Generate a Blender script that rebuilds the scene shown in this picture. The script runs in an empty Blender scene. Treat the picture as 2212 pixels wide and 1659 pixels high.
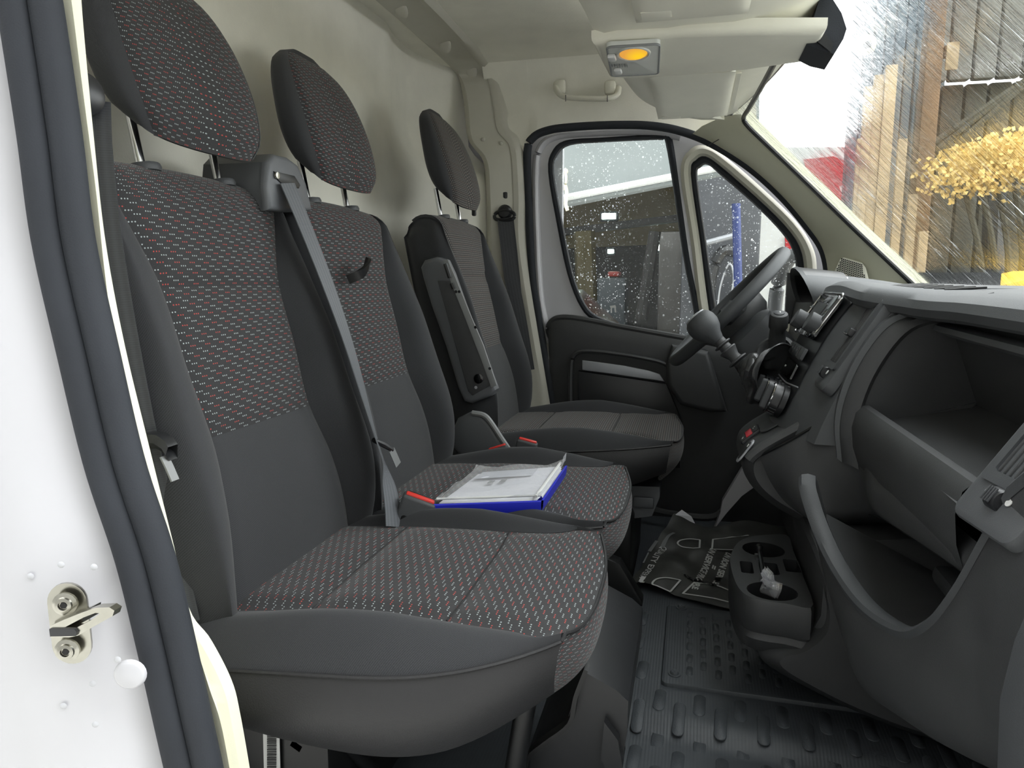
import bpy, bmesh, math, random
from mathutils import Vector as V, Matrix
random.seed(7)
S = bpy.context.scene
COL = S.collection
R = math.radians
# ---------------------------------------------------------------- camera
# van frame: x forward, y towards the driver's side, z up, metres
CAM = V((.81, -1.51, .85)); FPX = 1535.; YAW = R(14.2); PIT = R(8.4)
FW = V((-math.sin(YAW)*math.cos(PIT), math.cos(YAW)*math.cos(PIT), -math.sin(PIT)))
RT = V((math.cos(YAW), math.sin(YAW), 0)); UP = RT.cross(FW)
cd = bpy.data.cameras.new('camera'); cam = bpy.data.objects.new('camera', cd); COL.objects.link(cam)
cd.sensor_fit = 'HORIZONTAL'; cd.sensor_width = 36; cd.lens = 36*FPX/2212; cd.clip_start = .02; cd.clip_end = 300
m3 = Matrix((RT, UP, -FW)).transposed()
cam.matrix_world = Matrix.Translation(CAM) @ m3.to_4x4()
S.camera = cam
# ---------------------------------------------------------------- world, exposure
S.view_settings.view_transform = 'Standard'; S.view_settings.look = 'None'
S.view_settings.gamma = 1; S.view_settings.use_curve_mapping = False
S.view_settings.exposure = 2.6
W = bpy.data.worlds.new('overcast'); S.world = W; W.use_nodes = True
wn = W.node_tree.nodes; wl = W.node_tree.links
bg = wn['Background']; bg.inputs['Color'].default_value = (.97, .985, 1.0, 1); bg.inputs['Strength'].default_value = 1.0

# ---------------------------------------------------------------- helpers
def at(px, py, x=None, y=None, z=None):
    """point of the photograph's ray on a given plane of the van"""
    d = FW + RT*((px-1106)/FPX) + UP*((829.5-py)/FPX)
    if x is not None: t = (x-CAM.x)/d.x
    elif y is not None: t = (y-CAM.y)/d.y
    else: t = (z-CAM.z)/d.z
    return CAM + d*t
def lin(c):
    return tuple(((v/255)/12.92 if v/255 <= .04045 else ((v/255+.055)/1.055)**2.4) for v in c)
def wloc(o):
    l = V((0, 0, 0))
    while o: l += o.location; o = o.parent
    return l
def tag(o, label=None, cat=None, group=None, kind=None):
    if label: o['label'] = label
    if cat: o['category'] = cat
    if group: o['group'] = group
    if kind: o['kind'] = kind
    return o
def thing(name, label, cat, loc=(0, 0, 0), group=None, kind=None):
    o = bpy.data.objects.new(name, None); COL.objects.link(o); o.location = loc; o.empty_display_size = .05
    return tag(o, label, cat, group, kind)
def obj(name, vf, mat, parent=None, smooth=True, angle=38, origin=None):
    """vf=(verts,faces[,uvs per vertex]) in van coordinates -> one mesh object"""
    vs, fs = vf[0], vf[1]
    L = wloc(parent) if parent else (V(origin) if origin is not None else V((0, 0, 0)))
    me = bpy.data.meshes.new(name); me.from_pydata([tuple(V(v)-L) for v in vs], [], fs)
    if len(vf) > 2:
        ul = me.uv_layers.new(name='UVMap')
        for lp in me.loops: ul.data[lp.index].uv = vf[2][lp.vertex_index]
    bm = bmesh.new(); bm.from_mesh(me); bmesh.ops.remove_doubles(bm, verts=bm.verts, dist=1e-6)
    bmesh.ops.recalc_face_normals(bm, faces=bm.faces); bm.to_mesh(me); bm.free()
    me.materials.append(mat)
    if smooth:
        me.polygons.foreach_set('use_smooth', [True]*len(me.polygons)); me.set_sharp_from_angle(angle=R(angle))
    o = bpy.data.objects.new(name, me); COL.objects.link(o)
    if parent: o.parent = parent
    else: o.location = L
    return o
def join(*parts):
    vs, fs, us = [], [], []; hasuv = all(len(p) > 2 for p in parts)
    for p in parts:
        k = len(vs); vs += list(p[0]); fs += [tuple(i+k for i in f) for f in p[1]]
        if hasuv: us += list(p[2])
    return (vs, fs, us) if hasuv else (vs, fs)
def grid(fn, nu, nv, closeu=False, uv=None):
    vs, fs, us = [], [], []
    for j in range(nv+1):
        for i in range(nu if closeu else nu+1):
            vs.append(V(fn(i/nu, j/nv)))
            if uv: us.append(uv(i/nu, j/nv))
    n = nu if closeu else nu+1
    for j in range(nv):
        for i in range(nu):
            a = j*n+i; b = j*n+(i+1) % n; fs.append((a, b, b+n, a+n))
    return (vs, fs, us) if uv else (vs, fs)
def cr(pts, n, closed=False):
    """Catmull-Rom resampling"""
    P = [V(p) for p in pts]; m = len(P); out = []
    segs = m if closed else m-1
    for k in range(n+(0 if closed else 1)):
        t = k/n*segs; i = min(int(t), segs-1); f = t-i
        g = lambda q: P[q % m] if closed else (P[q] if 0 <= q < m else (P[0]*2-P[1] if q < 0 else P[-1]*2-P[-2]))
        a, b, c, d = g(i-1), g(i), g(i+1), g(i+2)
        out.append(.5*((2*b)+(c-a)*f+(2*a-5*b+4*c-d)*f*f+(3*b-3*c+d-a)*f*f*f))
    return out
def itp(tab, t):
    """smooth table lookup [(t,value),...]"""
    if t <= tab[0][0]: return tab[0][1]
    if t >= tab[-1][0]: return tab[-1][1]
    for i in range(len(tab)-1):
        if t <= tab[i+1][0]:
            t0, a = tab[i]; t1, b = tab[i+1]; f = (t-t0)/(t1-t0)
            m0 = (tab[i+1][1]-tab[i-1][1])/(tab[i+1][0]-tab[i-1][0]) if i > 0 else (b-a)/(t1-t0)
            m1 = (tab[i+2][1]-a)/(tab[i+2][0]-t0) if i+2 < len(tab) else (b-a)/(t1-t0)
            h = t1-t0; f2 = f*f; f3 = f2*f
            return (2*f3-3*f2+1)*a+(f3-2*f2+f)*h*m0+(-2*f3+3*f2)*b+(f3-f2)*h*m1
def frame(d, up=(0, 0, 1)):
    d = V(d).normalized(); u = V(up)
    if abs(d.dot(u)) > .95: u = V((1, 0, 0))
    s = d.cross(u).normalized(); return s, s.cross(d).normalized(), d
def tube(path, r, n=10, closed=False, caps=True, flat=1.0, up=(0, 0, 1)):
    P = [V(p) for p in path]; m = len(P); vs, fs = [], []
    for k in range(m):
        a = P[(k-1) % m] if (closed or k > 0) else P[0]; b = P[(k+1) % m] if (closed or k < m-1) else P[-1]
        s, t, _ = frame(b-a, up); rr_ = r[k] if isinstance(r, (list, tuple)) else r
        for i in range(n):
            an = 2*math.pi*i/n; vs.append(P[k]+s*(math.cos(an)*rr_)+t*(math.sin(an)*rr_*flat))
    for k in range(m if closed else m-1):
        for i in range(n):
            a = k*n+i; b = k*n+(i+1) % n; c = ((k+1) % m)*n; fs.append((a, b, c+(i+1) % n, c+i))
    if caps and not closed:
        fs.append(tuple(range(n))[::-1]); fs.append(tuple((m-1)*n+i for i in range(n)))
    return vs, fs
def band(path, wid, w, t, tn=None):
    """flat strap: path, width vectors (one or per point), width w, thickness t"""
    P = [V(p) for p in path]; vs, fs, us = [], [], []; L = 0
    for k, p in enumerate(P):
        d = (P[min(k+1, len(P)-1)]-P[max(k-1, 0)]).normalized()
        wv = V(wid[k] if isinstance(wid, list) else wid); wv = (wv-d*wv.dot(d)).normalized(); nn = d.cross(wv).normalized()
        ww = w[k] if isinstance(w, list) else w
        if k: L += (P[k]-P[k-1]).length
        for a, b in ((-.5, -.5), (.5, -.5), (.5, .5), (-.5, .5)):
            vs.append(p+wv*(a*ww)+nn*(b*t)); us.append((a*ww+.5, L))
    for k in range(len(P)-1):
        for i in range(4):
            a = k*4+i; b = k*4+(i+1) % 4; fs.append((a, b, b+4, a+4))
    n = len(P); fs.append((3, 2, 1, 0)); fs.append((4*n-4, 4*n-3, 4*n-2, 4*n-1))
    return vs, fs, us
def lathe(prof, o, axis, n=20, up=(0, 0, 1)):
    s, t, d = frame(axis, up); o = V(o); vs, fs = [], []
    for (r, h) in prof:
        for i in range(n):
            an = 2*math.pi*i/n; vs.append(o+d*h+s*(r*math.cos(an))+t*(r*math.sin(an)))
    for k in range(len(prof)-1):
        for i in range(n):
            a = k*n+i; b = k*n+(i+1) % n; fs.append((a, b, b+n, a+n))
    if prof[0][0] > 1e-5: fs.append(tuple(range(n))[::-1])
    if prof[-1][0] > 1e-5: fs.append(tuple((len(prof)-1)*n+i for i in range(n)))
    return vs, fs
def bmout(bm):
    bm.verts.index_update(); r = [v.co.copy() for v in bm.verts], [tuple(v.index for v in f.verts) for f in bm.faces]
    bm.free(); return r
def rbox(c, size, b=.004, rot=None, seg=2):
    bm = bmesh.new(); bmesh.ops.create_cube(bm, size=1)
    for v in bm.verts: v.co = V((v.co.x*size[0], v.co.y*size[1], v.co.z*size[2]))
    if b: bmesh.ops.bevel(bm, geom=list(bm.edges), offset=b, segments=seg, affect='EDGES', profile=.5)
    for v in bm.verts:
        if rot: v.co = rot @ v.co
        v.co += V(c)
    return bmout(bm)
def axes(ex, ey):
    ex = V(ex).normalized(); ey = V(ey); ey = (ey-ex*ey.dot(ex)).normalized(); return ex, ey, ex.cross(ey)
def prism(poly, o, ex, ey, depth, b=0, seg=2):
    """2D outline in the frame (ex,ey) at o, extruded by depth along ex x ey, front edge bevelled"""
    ex, ey, n = axes(ex, ey); o = V(o); bm = bmesh.new()
    vs = [bm.verts.new(o+ex*a+ey*c) for a, c in poly]; f = bm.faces.new(vs)
    r = bmesh.ops.extrude_face_region(bm, geom=[f]); nv = [g for g in r['geom'] if isinstance(g, bmesh.types.BMVert)]
    for v in nv: v.co += n*depth
    if b:
        s = set(nv); ed = [e for e in bm.edges if e.verts[0] in s and e.verts[1] in s]
        bmesh.ops.bevel(bm, geom=ed, offset=b, segments=seg, affect='EDGES', profile=.5)
    return bmout(bm)
def solid(poly3, nvec, depth, b=0, seg=2):
    """3D outline extruded along nvec by depth"""
    bm = bmesh.new(); vs = [bm.verts.new(V(p)) for p in poly3]; f = bm.faces.new(vs)
    r = bmesh.ops.extrude_face_region(bm, geom=[f]); nv = [g for g in r['geom'] if isinstance(g, bmesh.types.BMVert)]
    for v in nv: v.co += V(nvec).normalized()*depth
    if b:
        s = set(nv); ed = [e for e in bm.edges if e.verts[0] in s and e.verts[1] in s]
        bmesh.ops.bevel(bm, geom=ed, offset=b, segments=seg, affect='EDGES', profile=.5)
    return bmout(bm)
def holed(outer, holes, nvec, depth):
    """plate with holes: 3D loops, thickness along nvec"""
    bm = bmesh.new(); loops = []
    for lp in [outer]+holes:
        vs = [bm.verts.new(V(p)) for p in lp]; loops.append(vs)
        for i in range(len(vs)): bm.edges.new((vs[i], vs[(i+1) % len(vs)]))
    bmesh.ops.triangle_fill(bm, use_beauty=True, use_dissolve=False, edges=list(bm.edges))
    if depth:
        r = bmesh.ops.extrude_face_region(bm, geom=list(bm.faces)); nv = [g for g in r['geom'] if isinstance(g, bmesh.types.BMVert)]
        for v in nv: v.co += V(nvec).normalized()*depth
    return bmout(bm)
def rr(w, h, r, n=5, cx=0, cy=0):
    out = []
    for (sx, sy, a0) in ((1, 1, 0), (-1, 1, 90), (-1, -1, 180), (1, -1, 270)):
        for k in range(n+1):
            a = R(a0+90*k/n); out.append((cx+sx*(w/2-r)+r*math.cos(a), cy+sy*(h/2-r)+r*math.sin(a)))
    return out
def circ(r, n=20, cx=0, cy=0, ry=None): return [(cx+r*math.cos(2*math.pi*i/n), cy+(ry or r)*math.sin(2*math.pi*i/n)) for i in range(n)]
def loft(curves, closeu=False):
    n = len(curves[0]); vs, fs = [], []
    for c in curves: vs += [V(p) for p in c]
    for j in range(len(curves)-1):
        for i in range(n if closeu else n-1):
            a = j*n+i; b = j*n+(i+1) % n; fs.append((a, b, b+n, a+n))
    return vs, fs
def text(name, body, size, o, ex, ey, mat, parent, ext=.0003, align='CENTER', bold=0):
    cu = bpy.data.curves.new(name, 'FONT'); cu.body = body; cu.size = size; cu.extrude = ext; cu.align_x = align; cu.align_y = 'CENTER'; cu.resolution_u = 2
    cu.offset = bold
    t = bpy.data.objects.new(name, cu); COL.objects.link(t); bpy.context.view_layer.update()
    me = bpy.data.meshes.new_from_object(t.evaluated_get(bpy.context.evaluated_depsgraph_get()))
    bpy.data.objects.remove(t); ex, ey, n = axes(ex, ey)
    vs = [V(o)+ex*v.co.x+ey*v.co.y+n*v.co.z for v in me.vertices]; fs = [tuple(p.vertices) for p in me.polygons]
    return obj(name, (vs, fs), mat, parent, smooth=False)

# ---------------------------------------------------------------- materials
class N:
    def __init__(s, name):
        s.m = bpy.data.materials.new(name); s.m.use_nodes = True; s.t = s.m.node_tree; s.t.nodes.clear()
    def a(s, typ, **k):
        n = s.t.nodes.new(typ)
        for q, v in k.items():
            if q.startswith('i_'): continue
            setattr(n, q, v)
        return n
    def l(s, a, b): s.t.links.new(a, b)
    def put(s, sock, v):
        if hasattr(v, 'is_linked') or hasattr(v, 'links'): s.l(v, sock)
        else: sock.default_value = v
    def math(s, op, a, b=0.0, c=None, clamp=False):
        n = s.a('ShaderNodeMath', operation=op, use_clamp=clamp); s.put(n.inputs[0], a); s.put(n.inputs[1], b)
        if c is not None: s.put(n.inputs[2], c)
        return n.outputs[0]
    def mix(s, f, a, b):
        n = s.a('ShaderNodeMix', data_type='RGBA'); s.put(n.inputs[0], f); s.put(n.inputs[6], a); s.put(n.inputs[7], b); return n.outputs[2]
    def noise(s, vec, scale, detail=3, rough=.55):
        n = s.a('ShaderNodeTexNoise'); s.l(vec, n.inputs['Vector']); n.inputs['Scale'].default_value = scale
        n.inputs['Detail'].default_value = detail; n.inputs['Roughness'].default_value = rough; return n.outputs[0]
    def ramp(s, f, p0, p1, c0=(0, 0, 0, 1), c1=(1, 1, 1, 1)):
        n = s.a('ShaderNodeValToRGB'); s.l(f, n.inputs[0]); e = n.color_ramp.elements
        e[0].position = p0; e[1].position = p1; e[0].color = c0; e[1].color = c1; return n.outputs[0]
    def out(s, sh):
        o = s.a('ShaderNodeOutputMaterial'); s.l(sh, o.inputs[0]); return s.m
def c4(c): return tuple(lin(c))+(1,)
def mat(name, rgb, rough=.6, metal=0., spec=.5, var=.06, vscale=14, bump=0., bscale=300, coat=0., emit=None, sheen=0., trans=0., ior=1.5, alpha=1.):
    n = N(name); tc = n.a('ShaderNodeTexCoord').outputs['Object']; p = n.a('ShaderNodeBsdfPrincipled')
    b = c4(rgb)
    if var:
        f = n.noise(tc, vscale, 4); col = n.mix(n.ramp(f, .3, .7), tuple(v*(1-var) for v in b[:3])+(1,), tuple(min(1, v*(1+var)) for v in b[:3])+(1,)); n.l(col, p.inputs['Base Color'])
        r = n.math('MULTIPLY_ADD', f, .12, rough-.06, clamp=True); n.l(r, p.inputs['Roughness'])
    else:
        p.inputs['Base Color'].default_value = b; p.inputs['Roughness'].default_value = rough
    p.inputs['Metallic'].default_value = metal; p.inputs['Specular IOR Level'].default_value = spec
    p.inputs['Coat Weight'].default_value = coat; p.inputs['Sheen Weight'].default_value = sheen
    p.inputs['Transmission Weight'].default_value = trans; p.inputs['IOR'].default_value = ior; p.inputs['Alpha'].default_value = alpha
    if emit:
        p.inputs['Emission Color'].default_value = c4(emit[0]); p.inputs['Emission Strength'].default_value = emit[1]
    if bump:
        bn = n.a('ShaderNodeBump'); bn.inputs['Strength'].default_value = bump; bn.inputs['Distance'].default_value = .001
        n.l(n.noise(tc, bscale, 2), bn.inputs['Height']); n.l(bn.outputs[0], p.inputs['Normal'])
    return n.out(p.outputs[0])
def twill(name, rgb):
    n = N(name); uv = n.a('ShaderNodeUVMap').outputs[0]; p = n.a('ShaderNodeBsdfPrincipled')
    sp = n.a('ShaderNodeSeparateXYZ'); n.l(uv, sp.inputs[0]); u, v = sp.outputs[0], sp.outputs[1]
    d = n.math('SINE', n.math('MULTIPLY', n.math('ADD', u, v), 2*math.pi/.0030))
    nz = n.noise(uv, 900, 2); f = n.math('MULTIPLY_ADD', d, .22, nz)
    b = c4(rgb)[:3]; col = n.mix(n.ramp(f, .2, .85), tuple(q*.72 for q in b)+(1,), tuple(q*1.4 for q in b)+(1,)); n.l(col, p.inputs['Base Color'])
    p.inputs['Roughness'].default_value = .85; p.inputs['Specular IOR Level'].default_value = .25; p.inputs['Sheen Weight'].default_value = .12
    bn = n.a('ShaderNodeBump'); bn.inputs['Strength'].default_value = .35; bn.inputs['Distance'].default_value = .0006; n.l(f, bn.inputs['Height']); n.l(bn.outputs[0], p.inputs['Normal'])
    return n.out(p.outputs[0])
def dotted(name, rgb, white=(165, 174, 175), red=(178, 70, 64), pitch=.0280, row=.0046):
    """dark cloth woven with rows of three-dot groups, every third row red"""
    n = N(name); uv = n.a('ShaderNodeUVMap').outputs[0]; p = n.a('ShaderNodeBsdfPrincipled')
    sp = n.a('ShaderNodeSeparateXYZ'); n.l(uv, sp.inputs[0]); u, v = sp.outputs[0], sp.outputs[1]
    vr = n.math('DIVIDE', v, row); ri = n.math('FLOOR', vr); fv = n.math('SUBTRACT', vr, ri)
    sh = n.math('MULTIPLY', ri, .36)
    gu = n.math('FRACT', n.math('ADD', n.math('DIVIDE', u, pitch), sh))
    ing = n.math('LESS_THAN', gu, .40)
    du = n.math('SUBTRACT', n.math('FRACT', n.math('MULTIPLY', gu, 3/.40)), .5); dv = n.math('SUBTRACT', fv, .5)
    dx = n.math('MULTIPLY', du, pitch*.40/3/.0014); dy = n.math('MULTIPLY', dv, row/.0014)
    rr2 = n.math('ADD', n.math('MULTIPLY', dx, dx), n.math('MULTIPLY', dy, dy))
    dot = n.math('MULTIPLY', n.math('LESS_THAN', rr2, .42), ing)
    isr = n.math('LESS_THAN', n.math('FRACT', n.math('ADD', n.math('DIVIDE', ri, 3.), .01)), .2)
    nz = n.noise(uv, 900, 2); b = c4(rgb)[:3]
    base = n.mix(n.ramp(nz, .25, .75), tuple(q*.75 for q in b)+(1,), tuple(q*1.35 for q in b)+(1,))
    dc = n.mix(isr, c4(white), c4(red)); n.l(n.mix(n.math('MULTIPLY', dot, .88), base, dc), p.inputs['Base Color'])
    p.inputs['Roughness'].default_value = .85; p.inputs['Specular IOR Level'].default_value = .25; p.inputs['Sheen Weight'].default_value = .12
    bn = n.a('ShaderNodeBump'); bn.inputs['Strength'].default_value = .3; bn.inputs['Distance'].default_value = .0006; n.l(nz, bn.inputs['Height']); n.l(bn.outputs[0], p.inputs['Normal'])
    return n.out(p.outputs[0])
def webbing(name, rgb):
    n = N(name); uv = n.a('ShaderNodeUVMap').outputs[0]; p = n.a('ShaderNodeBsdfPrincipled')
    sp = n.a('ShaderNodeSeparateXYZ'); n.l(uv, sp.inputs[0])
    a = n.math('SINE', n.math('MULTIPLY', sp.outputs[0], 2*math.pi/.0095)); bb = n.math('SINE', n.math('MULTIPLY', sp.outputs[1], 2*math.pi/.0026))
    f = n.math('ADD', n.math('MULTIPLY', a, .25), n.math('MULTIPLY', bb, .2)); f = n.math('ADD', f, .5); b = c4(rgb)[:3]
    n.l(n.mix(f, tuple(q*.7 for q in b)+(1,), tuple(q*1.3 for q in b)+(1,)), p.inputs['Base Color']); p.inputs['Roughness'].default_value = .5
    bn = n.a('ShaderNodeBump'); bn.inputs['Strength'].default_value = .4; bn.inputs['Distance'].default_value = .0006; n.l(f, bn.inputs['Height']); n.l(bn.outputs[0], p.inputs['Normal'])
    return n.out(p.outputs[0])
def wetglass(name, mode, tint=(.92, .96, .94)):
    """thin pane: see-through, with water drops (mode 0) or running water streaks (mode 1) as fine relief"""
    n = N(name); tc = n.a('ShaderNodeUVMap').outputs[0]
    tr = n.a('ShaderNodeBsdfTransparent'); tr.inputs[0].default_value = tint+(1,)
    gl = n.a('ShaderNodeBsdfGlossy'); gl.inputs['Roughness'].default_value = .03; gl.inputs[0].default_value = (1, 1, 1, 1)
    fr = n.a('ShaderNodeFresnel'); fr.inputs[0].default_value = 1.3 if mode == 0 else 1.12
    mx = n.a('ShaderNodeMixShader'); (n.l(fr.outputs[0], mx.inputs[0]) if mode == 0 else setattr(mx.inputs[0], 'default_value', .05)); n.l(tr.outputs[0], mx.inputs[1]); n.l(gl.outputs[0], mx.inputs[2])
    tl = n.a('ShaderNodeBsdfTranslucent'); tl.inputs[0].default_value = (.85, .92, .92, 1)
    rf = n.a('ShaderNodeBsdfRefraction'); rf.inputs['IOR'].default_value = 1.10 if mode == 0 else 1.03; rf.inputs['Roughness'].default_value = .0; rf.inputs[0].default_value = (.95, .97, .96, 1)
    if mode == 0:
        def drops(scale, thr, keep):
            vo = n.a('ShaderNodeTexVoronoi'); n.l(tc, vo.inputs['Vector']); vo.inputs['Scale'].default_value = scale
            sep = n.a('ShaderNodeSeparateColor'); n.l(vo.outputs['Color'], sep.inputs[0])
            k = n.math('GREATER_THAN', sep.outputs[0], keep); big = n.math('MULTIPLY', sep.outputs[1], thr)
            return n.math('MULTIPLY', k, n.math('LESS_THAN', vo.outputs['Distance'], big))
        mask = n.math('MAXIMUM', drops(85, .32, .72), n.math('MAXIMUM', drops(150, .34, .66), drops(260, .38, .66)))
        big = n.ramp(n.noise(tc, 3.5, 2), .40, .62); mask = n.math('MULTIPLY', mask, n.math('MULTIPLY_ADD', big, .75, .20))
        bs = n.a('ShaderNodeMixShader'); bs.inputs[0].default_value = .70; n.l(rf.outputs[0], bs.inputs[1]); n.l(tl.outputs[0], bs.inputs[2])
        bn = n.a('ShaderNodeBump'); bn.inputs['Strength'].default_value = 1; bn.inputs['Distance'].default_value = .002; n.l(n.noise(tc, 260, 1), bn.inputs['Height']); n.l(bn.outputs[0], rf.inputs['Normal'])
        film = n.math('MULTIPLY_ADD', n.noise(tc, 9, 4), .025, .0); mask = n.math('MAXIMUM', mask, film)
        fin = n.a('ShaderNodeMixShader'); n.l(mask, fin.inputs[0]); n.l(mx.outputs[0], fin.inputs[1]); n.l(bs.outputs[0], fin.inputs[2])
    else:
        mp = n.a('ShaderNodeMapping'); n.l(tc, mp.inputs['Vector']); mp.inputs['Scale'].default_value = (60, 5.5, 1); mp.inputs['Rotation'].default_value = (0, 0, R(6))
        st = n.noise(mp.outputs[0], 1.0, 5, .65); fine = n.noise(tc, 160, 2)
        mp2 = n.a('ShaderNodeMapping'); n.l(tc, mp2.inputs['Vector']); mp2.inputs['Scale'].default_value = (170, 12, 1); mp2.inputs['Rotation'].default_value = (0, 0, R(6))
        st2 = n.noise(mp2.outputs[0], 1.0, 3, .6)
        big = n.ramp(n.noise(tc, 2.6, 3), .36, .60)
        h = n.math('ADD', n.math('MULTIPLY', st, 1.0), n.math('MULTIPLY', st2, .45))
        h = n.math('ADD', h, n.math('MULTIPLY', fine, .18))
        bn = n.a('ShaderNodeBump'); bn.inputs['Strength'].default_value = .85; bn.inputs['Distance'].default_value = .014; n.l(h, bn.inputs['Height']); n.l(bn.outputs[0], rf.inputs['Normal'])
        mask = n.math('MULTIPLY_ADD', n.math('MULTIPLY', n.ramp(st, .42, .56), big), .60, .32)
        streak = n.math('MULTIPLY', n.ramp(st2, .60, .68), big)
        bs = n.a('ShaderNodeMixShader'); n.l(n.math('MULTIPLY', streak, .35), bs.inputs[0]); n.l(rf.outputs[0], bs.inputs[1]); n.l(tl.outputs[0], bs.inputs[2])
        mask = n.math('MAXIMUM', mask, n.math('MULTIPLY', streak, .6))
        fin = n.a('ShaderNodeMixShader'); n.l(mask, fin.inputs[0]); n.l(mx.outputs[0], fin.inputs[1]); n.l(bs.outputs[0], fin.inputs[2])
    return n.out(fin.outputs[0])

GREIGE = mat('greige felt lining', (230, 228, 216), .9, var=.05, vscale=9, bump=.35, bscale=260, spec=.2)
TRIMG = mat('grey beige pillar plastic', (184, 182, 170), .6, var=.03, bump=.12, bscale=700, spec=.3)
LGREY = mat('pale grey lamp plastic', (196, 198, 192), .45, var=.03)
MIDG = mat('mid grey seat plastic', (84, 86, 89), .5, var=.05, bump=.2, bscale=800)
PLATEG = mat('satin grey plate', (122, 124, 124), .42, var=.04)
GREIGEP = mat('greige moulded plastic', (222, 220, 205), .55, var=.03, bump=.12, bscale=700, spec=.35)
CREAM = mat('cream pillar plastic', (222, 221, 198), .55, var=.02, bump=.1, bscale=700, spec=.3)
WHITE = mat('white body paint', (196, 196, 200), .22, var=.02, vscale=5, coat=.6)
RUBBER = mat('dark door seal rubber', (46, 49, 54), .75, var=.1, bump=.3, bscale=500, spec=.3)
BLACKP = mat('black grained plastic', (60, 61, 62), .5, var=.08, bump=.35, bscale=900, spec=.4)
BLACKS = mat('smooth black plastic', (30, 31, 33), .38, var=.05, spec=.5)
GLOSS = mat('piano black trim', (14, 15, 16), .12, var=.02, coat=.4)
DARKG = mat('dark grey soft plastic', (62, 64, 66), .55, var=.06, bump=.3, bscale=800, spec=.4)
DASHTOP = mat('slate grey dash skin', (74, 76, 78), .55, var=.06, bump=.35, bscale=900, spec=.4)
SILVER = mat('silver grey painted plastic', (150, 152, 156), .38, metal=.25, var=.04)
CHROME = mat('polished steel', (215, 216, 218), .14, metal=1, var=.02)
STEEL = mat('zinc plated steel', (186, 184, 174), .25, metal=1, var=.12, vscale=40)
BLACKM = mat('black painted metal', (14, 15, 16), .42, var=.08)
VINYL = mat('charcoal leatherette', (42, 42, 43), .48, var=.05, bump=.45, bscale=600, spec=.4)
LEATHER = mat('black leather gaiter', (46, 47, 48), .32, var=.1, bump=.5, bscale=420)
TWILL = twill('charcoal twill cloth', (48, 49, 51))
DOTS = dotted('charcoal cloth with white and red dots', (45, 45, 46))
DOTS_D = dotted('charcoal cloth with tan dots', (46, 45, 45), white=(150, 146, 140), red=(150, 132, 122), pitch=.0105, row=.0056)
WEB = webbing('grey belt webbing', (92, 95, 99))
WEBD = webbing('black belt webbing', (48, 50, 54))
RED = mat('red button plastic', (206, 52, 44), .4, var=.03)
REDSW = mat('red switch plastic', (196, 40, 56), .35, var=.03)
MATRUB = mat('black rubber floor mat', (66, 70, 74), .5, var=.12, vscale=20, bump=.5, bscale=420, spec=.45)
PRINT = mat('white print', (205, 206, 204), .6, var=.03)
GREYP = mat('mid grey print', (128, 130, 130), .6, var=.03)
GLASS0 = wetglass('rain dotted side glass', 0)
GLASS1 = wetglass('rain streaked windscreen glass', 1)
# ================================================================ the cab shell
FZ = .04
def xb(y):                                   # bulkhead, wrapping forward at both sides
    a = abs(y)
    if y < 0: return itp([(0, -.075), (.6, -.07), (.80, -.04), (.96, .0)], a)
    return itp([(0, -.075), (.45, -.07), (.62, -.045), (.78, .03), (.88, .12), (.96, .17)], a)
def zroof(y): return 1.585-.02*abs(y)-.03*max(0, (abs(y)-.72)/.25)**2.2
def bulkpt(u, v):
    y = -.95+1.9*u; z = FZ+(zroof(y)+.02-FZ)*v; s = min(1, max(0, (z-1.16)/.16)); s = s*s*(3-2*s)
    return (xb(y)-.135*s*min(1, max(0, (abs(y)-.5)/.35)), y, z)
bulk = grid(bulkpt, 60, 48)
tag(obj('wall_rear', bulk, GREIGE), 'beige felt covered bulkhead wall behind the three seats', 'wall', kind='structure')
ceil = grid(lambda u, v: (-.12+.74*v, -.97+1.94*u, zroof(-.97+1.94*u)), 48, 24)
tag(obj('ceiling', ceil, GREIGE), 'beige felt headliner above the seats', 'headliner', kind='structure')

# --- rubber floor with raised lozenges and a lift-out hatch mat
def zfl(x, y):                               # floor falls away towards the passenger sill
    s = min(1, max(0, (-.245-y-.10*(x-.9))/.055)); s = s*s*(3-2*s); return FZ-.028*s
floor = grid(lambda u, v: (-.1+1.7*u, -.97+1.94*v, zfl(-.1+1.7*u, -.97+1.94*v)), 60, 150)
def matmat():
    n = N('ribbed black rubber mat'); tc = n.a('ShaderNodeTexCoord').outputs['Object']; p = n.a('ShaderNodeBsdfPrincipled')
    sp = n.a('ShaderNodeSeparateXYZ'); n.l(tc, sp.inputs[0]); rib = n.math('SINE', n.math('MULTIPLY', sp.outputs[0], 2*math.pi/.006))
    f = n.noise(tc, 18, 5); b = c4((66, 70, 74))[:3]; sc = n.ramp(n.noise(tc, 90, 6, .75), .66, .74)
    n.l(n.mix(n.math('MULTIPLY', sc, .18), n.mix(f, tuple(q*.8 for q in b)+(1,), tuple(q*1.2 for q in b)+(1,)), (.25, .26, .26, 1)), p.inputs['Base Color'])
    p.inputs['Roughness'].default_value = .5; bn = n.a('ShaderNodeBump'); bn.inputs['Strength'].default_value = .10; bn.inputs['Distance'].default_value = .0012; n.l(rib, bn.inputs['Height']); n.l(bn.outputs[0], p.inputs['Normal'])
    return n.out(p.outputs[0])
RIBMAT = matmat()
fl = tag(obj('floor', floor, RIBMAT), 'black ribbed rubber floor mat with raised oval studs', 'floor', kind='structure')
hA, hB, hC = at(1428, 1472, z=FZ+.01), at(1440, 1303, z=FZ+.01), at(1905, 1523, z=FZ+.01)
hx0, hx1, hy0, hy1 = hA.x, 1.30, hA.y, hB.y
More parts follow.
